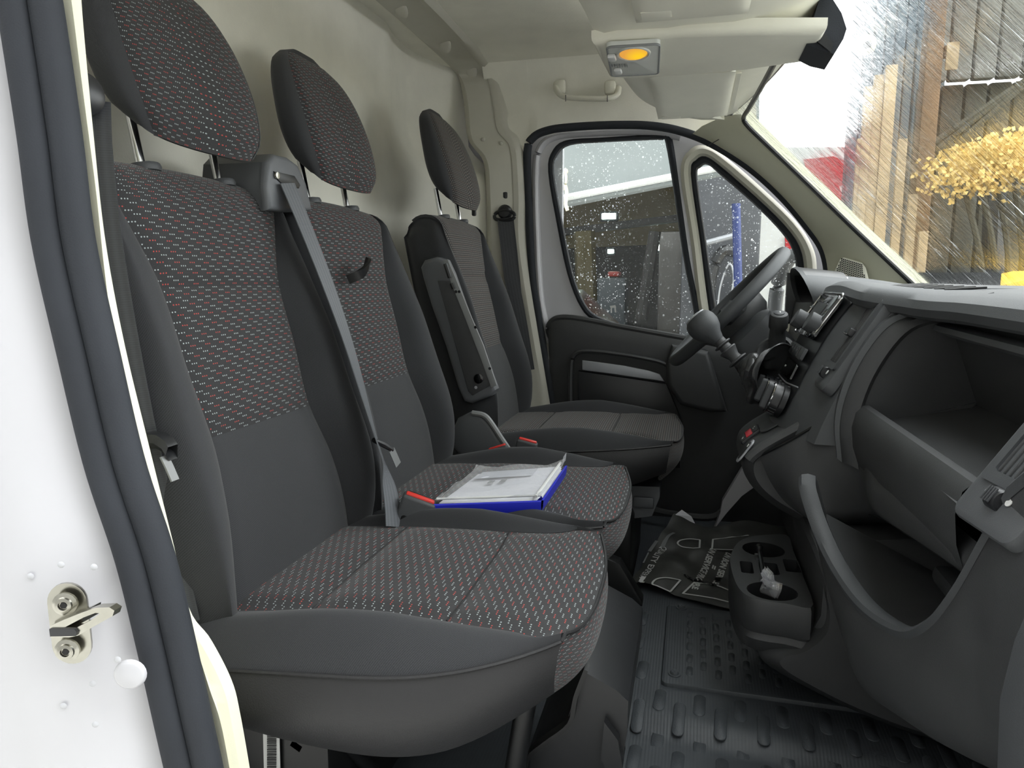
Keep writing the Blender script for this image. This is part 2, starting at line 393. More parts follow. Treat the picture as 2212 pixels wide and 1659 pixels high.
hatch = prism(rr(hx1-hx0, hy1-hy0, .012, 3), ((hx0+hx1)/2, (hy0+hy1)/2, FZ-.004), (1, 0, 0), (0, 1, 0), .013, .004)
hp = obj('hatch_mat', hatch, RIBMAT, fl); hp['label'] = 'lift-out rubber hatch mat in the middle of the floor'
def pill(w, l, h, b, n=4):
    vf = prism(rr(w, l, w*.49, n), (0, 0, 0), (1, 0, 0), (0, 1, 0), h, b, 1); return vf
def pillmesh(w, l, h):
    vs, fs = pill(w, l, h, h*.7); me = bpy.data.meshes.new('stud'); me.from_pydata([tuple(v) for v in vs], [], fs); me.materials.append(MATRUB)
    me.polygons.foreach_set('use_smooth', [True]*len(me.polygons)); me.set_sharp_from_angle(angle=R(50)); return me
PM = {'s': pillmesh(.0140, .038, .0016), 'l': pillmesh(.0225, .072, .0018)}
def stud(kind, x, y, z, parent, tilt=0):
    o = bpy.data.objects.new('stud', PM[kind]); COL.objects.link(o); o.parent = parent; o.location = V((x, y, z))-wloc(parent); o.rotation_euler = (tilt, 0, R(-3)); return o
k = 0
for i in range(14):
    for j in range(7):
        x = hx0+.055+i*.029; y = hy0+.055+j*.052+(.026 if i % 2 else 0)
        if x < hx1-.02 and y < hy1-.03 and not (.905 < x < 1.25 and y > -.03 and False): stud('s', x, y, FZ+.008, hp)
for i in range(17):
    for j in range(10):
        x = .70+i*.0375; y = -.20-j*.096+(.048 if i % 2 else 0)
        if y < hy0-.04 and y > -.86 and x < 1.30:
            t = math.atan((zfl(x, y+.03)-zfl(x, y-.03))/.06); stud('l', x, y, zfl(x, y)-.0005, fl, t)
for (x, y) in [(.72, .02), (.72, .13), (.735, -.1), (.685, .08)]: stud('l', x, y, FZ-.0005, fl)
for (px, py) in [(1457, 1455), (1472, 1312)]:
    c = at(px, py, z=FZ+.01); f = obj('fastener', join(lathe([(.0, .006), (.007, .006), (.0085, .0045), (.0095, .0015), (.0125, .0015), (.0135, .0005), (.0135, -.002)], c, (0, 0, 1), 18), rbox(c+V((0, 0, .0062)), (.003, .012, .0016), .0005)), MATRUB, hp)
# pale scrap caught under the hatch mat's raised corner
tag(obj('cable_clip', rbox(at(1922, 1521, z=.05), (.016, .010, .009), .002), mat('yellow clip plastic', (196, 176, 60), .5)), 'small yellow clip under the raised corner of the floor hatch mat', 'clip')

# --- roof arch trim and driver side B pillar trim
def archpt(v):                               # centre line across the roof and down the driver's pillar, passenger side mirrored
    return itp([(0, -.9), (1, .9)], v)
pathL = cr([at(745, -60, x=.0), at(815, 0, x=.0), at(900, 75, x=.0), at(978, 147, x=.004), at(1000, 180, y=.885), at(1010, 230, y=.875), at(1018, 300, y=.865), at(1050, 346, y=.855), at(1057, 420, y=.85), at(1060, 560, y=.85), at(1062, 900, y=.85)], 60)
pathR = cr([at(880, -60, x=.12), at(940, 0, x=.12), at(1010, 80, x=.12), at(1058, 138, x=.124), at(1078, 180, y=.915), at(1088, 230, y=.91), at(1096, 275, y=.905), at(1122, 312, y=.90), at(1131, 420, y=.897), at(1135, 560, y=.895), at(1190, 900, y=.895)], 60)
pathL = [V((p.x, p.y-1.9+.1*0, p.z)) if False else p for p in pathL]
roofext = lambda P: [V((P[0].x, -.55, P[0].z)), V((P[0].x, -.2, P[0].z+.0))]
pL = roofext(pathL)+pathL; pR = roofext(pathR)+pathR
def inward(p):                               # direction towards the cab's middle
    return (V((p.x, 0, 1.0))-V((p.x, p.y, p.z))).normalized()
rows = []
for a, b in zip(pL, pR):
    nrm = inward((a+b)/2); ax = (b-a); ln = ax.length; ax.normalize()
    prof = [(-.02, -.03), (-.004, 0), (.006, .010), (.03, .012), (.09*ln/.12, .012), (ln-.03, .016), (ln-.012, .022), (ln, .016), (ln+.012, -.0), (ln+.03, -.03)]
    rows.append([a+ax*s+nrm*h for s, h in prof])
tr = obj('trim_1', loft(rows), TRIMG); tag(tr, 'greige plastic roof arch running down into the pillar trim behind the driver door', 'trim', kind='structure')
# fixings: three oval recesses on the roof part, two caps at the joint
def capat(px, py, a, b, nrm, name='screw_cap', m=None):
    vf = lathe([(0, .0035), (.55, .0035), (.8, .0025), (1, 0), (1.05, -.003)], (0, 0, 0), (0, 0, 1), 18)
    s, t, d = frame(nrm, (0, 1, 0)); vs = [p_+s*(v.x*a)+t*(v.y*b)+d*v.z for v in vf[0] for p_ in [V((px, py, 0))*0]]
    return vs, vf[1]
def onarch(px, py):                          # point on the arch's inner face
    best = None
    for a, b in zip(pL, pR):
        for q in (.3, .45, .6):
            p = a.lerp(b, q); n = inward(p); p = p+n*.0125; d = p-CAM; z = d.dot(FW); X = 1106+FPX*d.dot(RT)/z; Y = 829.5-FPX*d.dot(UP)/z
            e = (X-px)**2+(Y-py)**2
            if best is None or e < best[0]: best = (e, p, n)
    return best[1], best[2]
for (px, py, a, b) in [(872, 17, .018, .030), (955, 92, .018, .030), (1018, 152, .020, .028), (1040, 303, .008, .007), (1087, 301, .008, .007)]:
    p, n = onarch(px, py); vs, fs = capat(0, 0, a, b, n); obj('screw_cap', ([v+p+n*.001 for v in vs], fs), TRIMG, tr)
# slot of the belt height adjuster
sl = at(1090, 400, y=.872)
obj('adjuster_slot', solid([sl+V((dx, 0, dz)) for dx, dz in rr(.016, .085, .007, 4)], (0, -1, 0), .003, .001), CREAM, tr)
obj('adjuster_button', rbox(at(1091, 422, y=.865), (.017, .014, .022), .004), BLACKS, tr)

# --- driver's door: painted frame, gaskets, inner panel
dr = thing('door_1', 'closed white driver door with black inner panel and silver insert', 'door', (.6, .93, FZ), kind='structure')
YD = .93
seal_px = [(1198, 900), (1165, 700), (1150, 600), (1142, 450), (1139, 330), (1152, 297), (1185, 281), (1240, 274), (1320, 270), (1400, 271), (1470, 283), (1540, 311), (1620, 362), (1690, 425), (1745, 490), (1778, 540), (1790, 600), (1792, 680)]
seal = [at(x, y, y=.90) for x, y in seal_px]
sealc = cr(seal, 110)
sl_ = tag(obj('trim_2', tube(sealc, .0135, 10), RUBBER), 'dark rubber seal following the driver door opening', 'door seal', kind='structure')
# painted sheet between seal and glass, with the two window openings
def ring(pts, y, n=60): return cr([at(a, b, y=y) for a, b in pts], n, True)
win_px = [(1184, 372), (1192, 328), (1222, 303), (1300, 297), (1380, 292), (1435, 290), (1452, 297), (1470, 420), (1490, 560), (1514, 690), (1500, 735), (1440, 728), (1350, 712), (1283, 692), (1252, 660), (1225, 590), (1202, 480)]
wsm_px = [(1197, 372), (1205, 335), (1232, 314), (1300, 308), (1380, 304), (1428, 303), (1438, 312), (1456, 420), (1476, 560), (1500, 690), (1488, 722), (1440, 718), (1350, 702), (1290, 682), (1262, 652), (1238, 590), (1216, 480)]
q_px = [(1492, 375), (1504, 345), (1525, 338), (1560, 362), (1640, 432), (1700, 492), (1730, 540), (1738, 600), (1736, 690), (1640, 700), (1545, 700), (1530, 660), (1512, 520)]
qsm_px = [(1507, 385), (1514, 362), (1530, 357), (1560, 382), (1630, 443), (1688, 503), (1713, 545), (1720, 600), (1718, 680), (1640, 690), (1556, 690), (1546, 655), (1526, 520)]
outer = [at(x, y, y=YD) for x, y in seal_px[2:]]+[at(1792, 760, y=YD), at(1500, 780, y=YD), at(1200, 780, y=YD)]
obj('door_frame', holed(outer, [ring(win_px, YD, 40), ring(q_px, YD, 40)], (0, 1, 0), .035), WHITE, dr, smooth=False)
# soft rolled edge of the painted frame around the rear of the glass
edge = cr([at(x, y, y=.93) for x, y in [(1188, 740), (1168, 640), (1160, 500), (1158, 380), (1165, 325), (1195, 297), (1260, 288), (1400, 284), (1470, 296)]], 60)
obj('frame_fold', tube(edge, .016, 10, flat=.8), WHITE, dr)
# gaskets
def gasket(o_, i_, y0, y1, m, name, parent, n=60):
    A, B, C_ = ring(o_, y0+.012, n), ring([((a[0]*2+b[0])/3, (a[1]*2+b[1])/3) for a, b in zip(o_, i_)], y0, n), ring(i_, y1, n)
    return obj(name, loft([A, B, ring([((a[0]+b[0]*3)/4, (a[1]+b[1]*3)/4) for a, b in zip(o_, i_)], y0+.002, n), C_], closeu=True), m, parent)
gasket(win_px, wsm_px, YD-.012, YD+.02, RUBBER, 'window_gasket', dr)
qo = [(1470, 372), (1492, 322), (1527, 315), (1572, 342), (1656, 415), (1722, 480), (1758, 540), (1765, 600), (1765, 712), (1640, 722), (1540, 722), (1512, 680), (1492, 520)]
gasket(qo, q_px, YD-.016, YD+.0, GREIGEP, 'quarter_light_surround', dr)
gasket(q_px, qsm_px, YD-.006, YD+.02, RUBBER, 'quarter_light_gasket', dr)
def pane(pts, y, name, m, lab):
    lp = ring(pts, y, 60); c = sum(lp, V((0, 0, 0)))/len(lp); bm = bmesh.new()
    vs = [bm.verts.new(p) for p in lp]; bm.faces.new(vs); v, f = bmout(bm)
    o = obj(name, (v, f, [(q.x, q.z) for q in v]), m); return tag(o, lab, 'window', kind='structure')
pane([(a+(b_-a)*-.02*0+(0), b) for (a, b), (b_, _) in zip(win_px, wsm_px)], YD+.012, 'window_1', GLASS0, 'rain dotted side window of the driver door')
pane(q_px, YD+.012, 'window_2', GLASS0, 'small triangular rain dotted quarter window ahead of the driver door glass')
# inner door panel: black moulding with rolled top, recess, pull handle and silver insert
def dp(x, y, yy): return at(x, y, y=yy)
top = cr([dp(1196, 745, .90), dp(1184, 715, .895), dp(1190, 695, .885), dp(1212, 686, .88), dp(1260, 690, .875), dp(1340, 706, .875), dp(1430, 722, .875), dp(1500, 735, .875), dp(1620, 760, .875), dp(1760, 790, .875)], 40)
rows = []
for p in top:
    rows.append([V((p.x, .935, p.z+.006)), V((p.x, p.y+.03, p.z+.007)), V((p.x, p.y+.006, p.z+.002)), V((p.x, p.y-.004, p.z-.012)), V((p.x+.004, p.y-.008, p.z-.05)), V((p.x+.006, p.y-.004, p.z-.12)), V((p.x+.008, p.y+.010, p.z-.20)), V((p.x+.012, p.y+.012, FZ+.18)), V((p.x+.02, p.y+.03, FZ-.03))])
obj('door_panel', loft(rows), BLACKP, dr)
obj('panel_roll', tube([p+V((0, .006, .0)) for p in top], .010, 8), BLACKP, dr)
ins = [dp(1258, 778, .862), dp(1300, 783, .862), dp(1350, 790, .862), dp(1400, 800, .862), dp(1425, 808, .862), dp(1436, 824, .862), dp(1400, 818, .862), dp(1330, 808, .862), dp(1258, 799, .862)]
obj('silver_insert', solid(ins, (0, -1, 0), .006, .002), SILVER, dr)
# raised surround above the insert and the storage recess below it
sur = cr([dp(1232, 900, .866), dp(1233, 800, .862), dp(1240, 768, .858), dp(1265, 758, .855), dp(1340, 765, .853), dp(1420, 780, .853), dp(1455, 795, .85)], 30)
obj('pocket_rim', tube(sur, .010, 8, flat=.7), BLACKP, dr)
pr = [dp(1250, 800, .872), dp(1440, 828, .872), dp(1470, 900, .872), dp(1470, 1010, .872), dp(1250, 1010, .872)]
obj('door_pocket', solid(pr, (0, -1, 0), .012, .004), BLACKS, dr)
obj('pull_handle', solid([dp(x, y, .87) for x, y in [(1452, 742), (1530, 757), (1570, 885), (1530, 886), (1470, 870), (1444, 832), (1440, 785)]], (0, -1, 0), .05, .016, 3), BLACKP, dr)
obj('lower_pocket_lip', tube(cr([dp(1380, 1092, .83), dp(1440, 1108, .80), dp(1530, 1118, .79), dp(1565, 1100, .79), dp(1590, 1060, .80)], 20), .012, 8), BLACKP, dr)

# --- left wall: lining above the door, then the A pillar trim
def ceil_edge(x): 
    v = (x+.12)/1.06; return V((x, .87, zroof(.87)-.10*max(0, v-.55)**1.5/.3))
hd = cr(seal[4:12], 30); cu = []
hd = [hd[0]+V((-.15, 0, .10))]+hd+[hd[-1]+V((.05, -.03, .05)), hd[-1]+V((.12, -.08, .05))]
for p in hd:
    e = V((p.x, .87, ceil_edge(p.x).z+.004)); cu.append([p+V((0, .0, -.004)), p+V((0, -.006, .012)), p.lerp(e, .35)+V((0, .022, -.0)), p.lerp(e, .7)+V((0, .025, 0)), e+V((0, -.0, .0)), e+V((0, -.06, .035))])
tag(obj('wall_left', loft(cu), GREIGE), 'beige felt lining between driver door seal and roof', 'wall', kind='structure')
ap_in = cr([at(1498, 292, y=.895), at(1540, 311, y=.895), at(1620, 362, y=.895), at(1690, 425, y=.895), at(1745, 490, y=.895), at(1778, 540, y=.895), at(1790, 600, y=.895), at(1792, 700, y=.895)], 40)
ap_out = cr([at(1602, 250, y=.745), at(1616, 268, y=.745), at(1700, 352, y=.745), at(1775, 424, y=.745), at(1850, 497, y=.745), at(1920, 562, y=.745), at(1985, 622, y=.745), at(2030, 670, y=.745)], 40)
rows = []
for a, b in zip(ap_in, ap_out):
    nrm = V((-.25, -.8, .25)).normalized()
    rows.append([a+V((0, .02, 0)), a, a+nrm*.010, a.lerp(b, .25)+nrm*.030, a.lerp(b, .6)+nrm*.034, a.lerp(b, .9)+nrm*.020, b+nrm*.008, b, b+V((.02, .01, .02))])
ap = tag(obj('trim_3', loft(rows), CREAM), 'cream plastic A pillar trim beside the windscreen with a speaker grille', 'trim', kind='structure')
obj('trim_joint', tube([at(1527, 316, y=.872), at(1560, 297, y=.845), at(1600, 268, y=.775), at(1614, 262, y=.745)], .0012, 6), DARKG, ap)
# speaker grille in the foot of the trim
gc = at(1843, 583, y=.785); gx = V((.75, -.45, -.28)).normalized(); gy = V((.30, .0, .9))
gpoly = [(1.3*a, 1.3*b) for a, b in [(-.036, -.02), (-.036, .014), (-.030, .02), (.012, .02), (.024, .012), (.042, -.012), (.040, -.02)]]
sg = obj('speaker_grille', prism(gpoly, gc, gx, gy, .006, .002), GREIGEP, ap)
ex, ey, en = axes(gx, gy); hv = []
for i in range(17):
    for j in range(9):
        a = 1.3*(-.032+i*.0042+(j % 2)*.0021); b = 1.3*(-.016+j*.0039)
        if b < .0208 and a < .0494-(b+.0208)*.75: hv.append(prism(circ(.0023, 6, a, b), gc+en*.0055, ex, ey, .0014))
h = obj('grille_holes', join(*hv), BLACKS, sg, smooth=False); h['kind'] = 'stuff'
# --- windscreen
def ws(u, v, off=0):
    y = -.80+1.6*u; z = 1.335-.545*v; xa = .932+(1.30-z)/.957+.0
    return V((xa+.13*(1-(y/.78)**2)+off, y, z+.03*(1-(y/.78)**2)*(1-v)))
tag(obj('window_3', grid(lambda u, v: ws(u, v), 40, 24, uv=lambda u, v: (u*1.6, v*.75)), GLASS1), 'large windscreen covered in running rain water', 'windscreen', kind='structure')
edge = [ws(1-.012, v, -.006) for v in [i/30 for i in range(31)]]; tope = [ws(u, .0, -.008) for u in [i/30 for i in range(31)]]
tag(obj('trim_4', join(tube([p+V((0, -.012, 0)) for p in edge], .007, 8), tube(tope, .012, 8)), BLACKS), 'thin black border strip around the windscreen glass', 'trim', kind='structure')

# --- passenger side: white door opening, double seal, cream trim
YP = -.93
sp = [(52, -60), (72, 60), (108, 300), (137, 520), (190, 760), (247, 1000), (312, 1200), (356, 1380), (396, 1560), (432, 1720)]
sc = cr([at(x, y, y=YP) for x, y in sp], 60)
rows = []
for p in sc:
    rows.append([p+V((-.34, -.10, 0)), p+V((-.26, -.075, 0)), p+V((-.20, -.055, 0)), p+V((-.15, -.052, 0)), p+V((-.10, -.045, 0)), p+V((-.06, -.025, 0)), p+V((-.038, -.006, 0)), p+V((-.026, .004, 0)), p+V((-.02, .03, 0))])
wr = tag(obj('wall_right', loft(rows), WHITE), 'white painted door opening on the passenger side at left', 'body panel', kind='structure')
def sealpair(off, r, fl_, name, lab):
    return tag(obj(name, tube([p+V(off) for p in sc], r, 12, flat=fl_, up=(0, 1, 0)), RUBBER), lab, 'door seal', kind='structure')
sealpair((-.0125, -.004, 0), .0158, 1.0, 'trim_5', 'outer dark rubber bead of the passenger door seal, beside the white panel')
sealpair((.0125, .006, 0), .0152, 1.0, 'trim_6', 'inner dark rubber bead of the passenger door seal, beside the cream trim')
cb = cr([at(x, y, y=-.895) for x, y in [(154, -60), (163, 60), (186, 300), (211, 520), (252, 740), (305, 960), (360, 1180), (396, 1325), (442, 1390), (488, 1480), (508, 1560), (536, 1720)]], 60)
rows = []
for i, p in enumerate(cb):
    q = sc[i]; q = V((q.x+.024, -.905, p.z))
    dd = max(.012, p.x-q.x)
    rows.append([V((q.x-.02, -.90, p.z)), V((q.x, -.905, p.z)), V((p.x-.012, -.903, p.z)), V((p.x-.003, -.897, p.z)), V((p.x, -.885, p.z)), V((p.x-.075, -.84, p.z)), V((p.x-.14, -.80, p.z))])
tag(obj('trim_7', loft(rows), CREAM), 'cream plastic sill and pillar trim inside the passenger door seal', 'trim', kind='structure')
# greige inner lining of the passenger B pillar, behind belt
bp = grid(lambda u, v: (.03-.10*u, -.85-.05*math.cos(u*1.5), .30+1.15*v), 8, 12)
tag(obj('trim_8', bp, GREIGEP), 'greige pillar lining behind the passenger belt', 'trim', kind='structure')
WATER = mat('water', (190, 191, 195), .05, var=0, spec=.8)
# striker and plug on the white panel
st = thing('door_striker', 'zinc steel door striker bolted to the white door opening', 'striker', at(150, 1350, y=-.975))
sn = V((.35, -.9, 0)).normalized(); sx = V((.9, .35, 0)).normalized(); so = at(150, 1348, y=-.985)
tx, tz = sx, (V((.06, 0, 1))).normalized()
obj('plate', prism([(a*.9, b) for a, b in rr(.040, .084, .0195, 6)], so, -tx, tz, .005, .002), STEEL, st)
for s in (1, -1):
    c = so+tz*(.024*s)+sn*.006; sc_ = obj('screw', lathe([(.0115, -.001), (.0115, .0015), (.008, .003), (.0075, .005), (.0045, .0055), (.004, .0035), (0, .0035)], c, sn, 16), STEEL, st)
    obj('torx_recess', lathe([(.0036, 0), (.0034, .0006), (0, .0006)], c+sn*.0036, sn, 6), BLACKM, sc_)
ys_ = -1.005
bk = holed([at(x, y, y=ys_) for x, y in [(108, 1352), (140, 1338), (175, 1324), (205, 1313), (236, 1312), (247, 1319), (243, 1331), (205, 1352), (168, 1373), (150, 1377), (108, 1376)]], [[at(x, y, y=ys_) for x, y in [(140, 1355), (180, 1334), (206, 1324), (216, 1325), (196, 1340), (165, 1356)]]], (0, 1, 0), .009)
obj('loop', bk, STEEL, st, smooth=False)
obj('loop_root', solid([at(x, y, y=-.995) for x, y in [(108, 1352), (178, 1322), (178, 1345), (112, 1374)]], (0, 1, 0), .022), STEEL, st)
obj('rubber_pad', solid([at(x, y, y=ys_-.002) for x, y in [(106, 1359), (160, 1359), (166, 1366), (163, 1374), (108, 1375)]], (0, 1, 0), .012, .002), BLACKS, st)
tag(obj('blanking_plug', lathe([(.0, .003), (.012, .003), (.0145, .0015), (.0155, -.001)], at(281, 1457, y=-.972), sn, 22), WHITE), 'round white blanking plug below the door striker', 'plug')
for x, y, lab in [(132, 1220, 'rain drop on the white panel just above the door striker'), (66, 1245, 'rain drop left of the door striker, leftmost on the white panel'), (203, 1225, 'rain drop right of the door striker top, nearest the seal'), (254, 1425, 'rain drop touching the round white blanking plug'), (200, 1477, 'rain drop on the white panel left of the blanking plug'), (137, 1525, 'rain drop low on the white panel below the striker'), (206, 1565, 'lowest rain drop on the white panel near the seal')]:
    tag(obj('water_drop', lathe([(0, .0012), (.0022, .001), (.0034, 0)], at(x, y, y=-.976), sn, 10), WATER), lab, 'water drop', 'rain drops on the white door opening')

tag(obj('trim_9', solid([at(x, y, y=.72) for x, y in [(1606, 1008), (1638, 1046), (1602, 1072), (1570, 1108), (1543, 1143), (1556, 1108), (1561, 1082)]], (0, 1, 0), .03), WHITE), 'white painted strip of body metal in the driver footwell', 'trim', kind='structure')
tag(obj('wall_front', join(rbox((1.40, .945, .42), (.60, .03, .90), 0), rbox((1.62, 0, .40), (.04, 1.9, .86), 0)), BLACKP, smooth=False), 'black lining of the footwell behind the dashboard', 'wall', kind='structure')
# unseen outer skin of the van, added behind the linings to block sky leaks
SKIN = WHITE
tag(obj('wall_outer', join(rbox((.03, .99, .80), (.66, .03, 1.64), 0), rbox((-.17, -.995, .80), (.30, .03, 1.64), 0), rbox((-.31, 0, .80), (.03, 1.98, 1.64), 0), rbox((.34, 0, 1.635), (1.30, 1.98, .03), 0)), SKIN, smooth=False), 'unseen white outer body skin of the van, added to close the cab against sky light', 'body panel', kind='structure')
tag(obj('window_sticker', join(*[solid([at(x, y, y=.935) for x, y in q], (0, 1, 0), .001) for q in ([(1317, 661), (1329, 659), (1331, 664), (1319, 666)], [(1319, 665), (1322, 665), (1322, 676), (1319, 676)], [(1327, 664), (1330, 664), (1331, 675), (1328, 675)])]), PRINT, smooth=False), 'small white sticker low on the driver door glass', 'sticker')
frit = cr([at(1680, 122, z=1.296), at(1660, 160, z=1.296), at(1640, 196, z=1.296), at(1618, 234, z=1.298), at(1607, 252, y=.72), at(1612, 268, y=.735), at(1650, 306, y=.738), at(1750, 402, y=.738), at(1850, 499, y=.738), at(1980, 622, y=.738)], 60)
tag(obj('trim_10', tube(frit, .0065, 8), BLACKS), 'black rubber edge of the windscreen beside the A pillar trim', 'trim', kind='structure')
# ================================================================ seats
def xs(z): return .144-.225*(z-.84)+.012*math.exp(-((z-.54)/.10)**2)
PW = [(.38, .165), (.46, .170), (.56, .155), (.64, .138), (.74, .145), (.84, .142), (.90, .158), (.95, .176), (1.02, .186)]
WW = [(.38, .190), (.44, .214), (.52, .226), (.64, .225), (.75, .219), (.85, .212), (.92, .205), (.965, .196), (1.01, .175)]
BB = [(.38, .012), (.46, .036), (.60, .046), (.75, .040), (.85, .024), (.93, .008), (1.0, .0)]
ZT = .955
def spine(v):
    """v 0..1 up the front, 1..1.35 over the top"""
    if v <= 1:
        z = .385+(ZT-.385)*v; return V((xs(z), z)), V((.976, .22)), V((xs(z)-.115, z)), z
    a = (v-1)/.35*R(150); r = .042
    b = V((xs(ZT)-r*(1-math.cos(a))*1.2, ZT+r*math.sin(a)*1.05)); n = V((math.cos(a), math.sin(a)))
    return b, n, V((xs(ZT)-.105, ZT-.01+.02*math.sin(a))), ZT+.045*math.sin(min(a, math.pi/2))
def backpt(v, lat, off, dep, wsc=1.0):
    b, n, bp, z = spine(v); q = b+n*off; q = q+(bp-b)*dep
    return q.x, lat, q.y
def vz(z): return (z-.385)/(ZT-.385)
def backrest(T, yc, dx, dz, dots, twl, wl=1., wr=1., lean=0.):
    """T: seat thing -> backrest part with its sewn panels as sub-parts"""
    def X(p): return V((p[0]+dx+lean*(.5-p[2]), yc+p[1], p[2]+dz))
    shell = grid(lambda u, v: X(backpt(v*1.3, (-1+2*u)*itp(WW, spine(v*1.3)[3])*.93, 0, .97)), 8, 20)
    B = obj('backrest', shell, twl, T)
    g = lambda d: -.0075*math.exp(-(d/.012)**2)
    def panel(name, z0, z1, m, over=False):
        v0, v1 = vz(z0), (1.34 if over else vz(z1)); nv = 30 if over else 16
        def lat(u, z): return (-1+2*u)*itp(PW, z)
        def f(u, v):
            vv = v0+(v1-v0)*v; z = spine(vv)[3]; y = lat(u, z); p = itp(PW, z)
            off = -.010*(1-(y/p)**2)*0+.006*math.cos(y/p*math.pi/2)+g(p-abs(y))+(g((vv-v0)*.57)*(1 if z0 > .4 else 0)+(0 if over else g((v1-vv)*.57)))*(1-min(1, abs(y/p))**10)
            return X(backpt(vv, y, off, 0))
        def uvf(u, v):
            vv = v0+(v1-v0)*v; z = spine(vv)[3]; return (lat(u, z)+.5, .385+vv*.57)
        return obj(name, grid(f, 28, nv, uv=uvf), m, B)
    panel('lumbar_panel', .385, .64, twl); panel('centre_panel', .64, .84, dots); panel('shoulder_panel', .84, 1, dots, True)
    for s in (-1, 1):
        ws_ = wl if s < 0 else wr
        def f(u, v, s=s, ws_=ws_):
            vv = v*1.32; z = spine(vv)[3]; p = itp(PW, z); w = itp(WW, z)*ws_; b = itp(BB, z)
            if vv > 1: b *= max(0, 1-(vv-1)*4)
            ctl = [(p, -.0075, 0), (p+.30*(w-p), b*.72, 0), (p+.68*(w-p), b, 0), (w-.012, b*.72, .0), (w, b*.1-.004, .12), (w-.001, 0, .45), (w-.004, 0, .75), (w-.025, 0, 1)]
            c = cr([V(q) for q in ctl], 28)[int(round(u*28))]
            return X(backpt(vv, s*c.x, c.y, c.z))
        def uvf(u, v): return (u*.22, .385+v*.75)
        o = obj('bolster', grid(f, 28, 34, uv=uvf), twl, B)
    return B
HW = [(0, .122), (.10, .143), (.3, .155), (.55, .153), (.75, .140), (.9, .116), (1, .080)]
HF = [(0, .098), (.12, .107), (.35, .096), (.6, .074), (.8, .052), (.92, .034), (1, .016)]
HB = [(0, .070), (.10, .042), (.3, .022), (.6, .008), (.8, -.002), (.93, -.008), (1, -.006)]
def headrest(T, yc, dx, dz, dots, twl, h=.236, z0=1.047):
    def pt(a, v, k=1.0):
        z = z0+h*v+dz; w = itp(HW, v); f = itp(HF, v); b = itp(HB, v); cx = (f+b)/2; hx = (f-b)/2
        c, s = math.cos(a), math.sin(a); e = .62
        drop = -.018*(1-v)**3*max(0, c)+.012*(1-v)**3*max(0, -c)
        return V((cx+hx*math.copysign(abs(c)**e, c)+dx+.026, yc+w*math.copysign(abs(s)**e, s), z+drop))
    A = R(52)
    def capd(pts, zoff): return pts
    back = grid(lambda u, v: pt(A+(2*math.pi-2*A)*u, v), 36, 22, uv=lambda u, v: (u*.5, v*.27))
    def cap(v, zz):
        ring_ = [pt(2*math.pi*i/40, v) for i in range(40)]; c = sum(ring_, V((0, 0, 0)))/40+V((0, 0, zz)); 
        rings = [ring_, [p.lerp(c, .5)+V((0, 0, zz*.6)) for p in ring_], [p.lerp(c, .93)+V((0, 0, zz*.1)) for p in ring_]]
        vs, fs = loft(rings, True); fs.append(tuple(range(80, 120))); return vs, fs, [(p.x, p.y) for p in vs]
    H = obj('headrest', join(back, cap(0, -.006), cap(1, .012)), twl, T)
    def fr(u, v):
        a = -A+2*A*u; p = pt(a, v); d = min(u, 1-u)
        return p+V((.006*(1-math.exp(-(d/.06)**2))-.002, 0, 0))
    obj('front_panel', grid(fr, 30, 24, uv=lambda u, v: (-.15+.3*u+.5, v*.30)), dots, H)
    for s in (-1, 1):
        y = yc+s*.082; p1 = V((.062+dx, y, z0+.03+dz)); p0 = V((.080+dx, y, .975+dz))
        obj('post', tube([p0, p1], .0062, 12), CHROME, H)
        obj('post_collar', lathe([(.012, -.006), (.021, -.004), (.0225, .001), (.021, .006), (.012, .0085), (0, .0085)], p0+V((-.0, 0, .022)), (-.2, 0, 1), 18), DARKG, H)
    return H
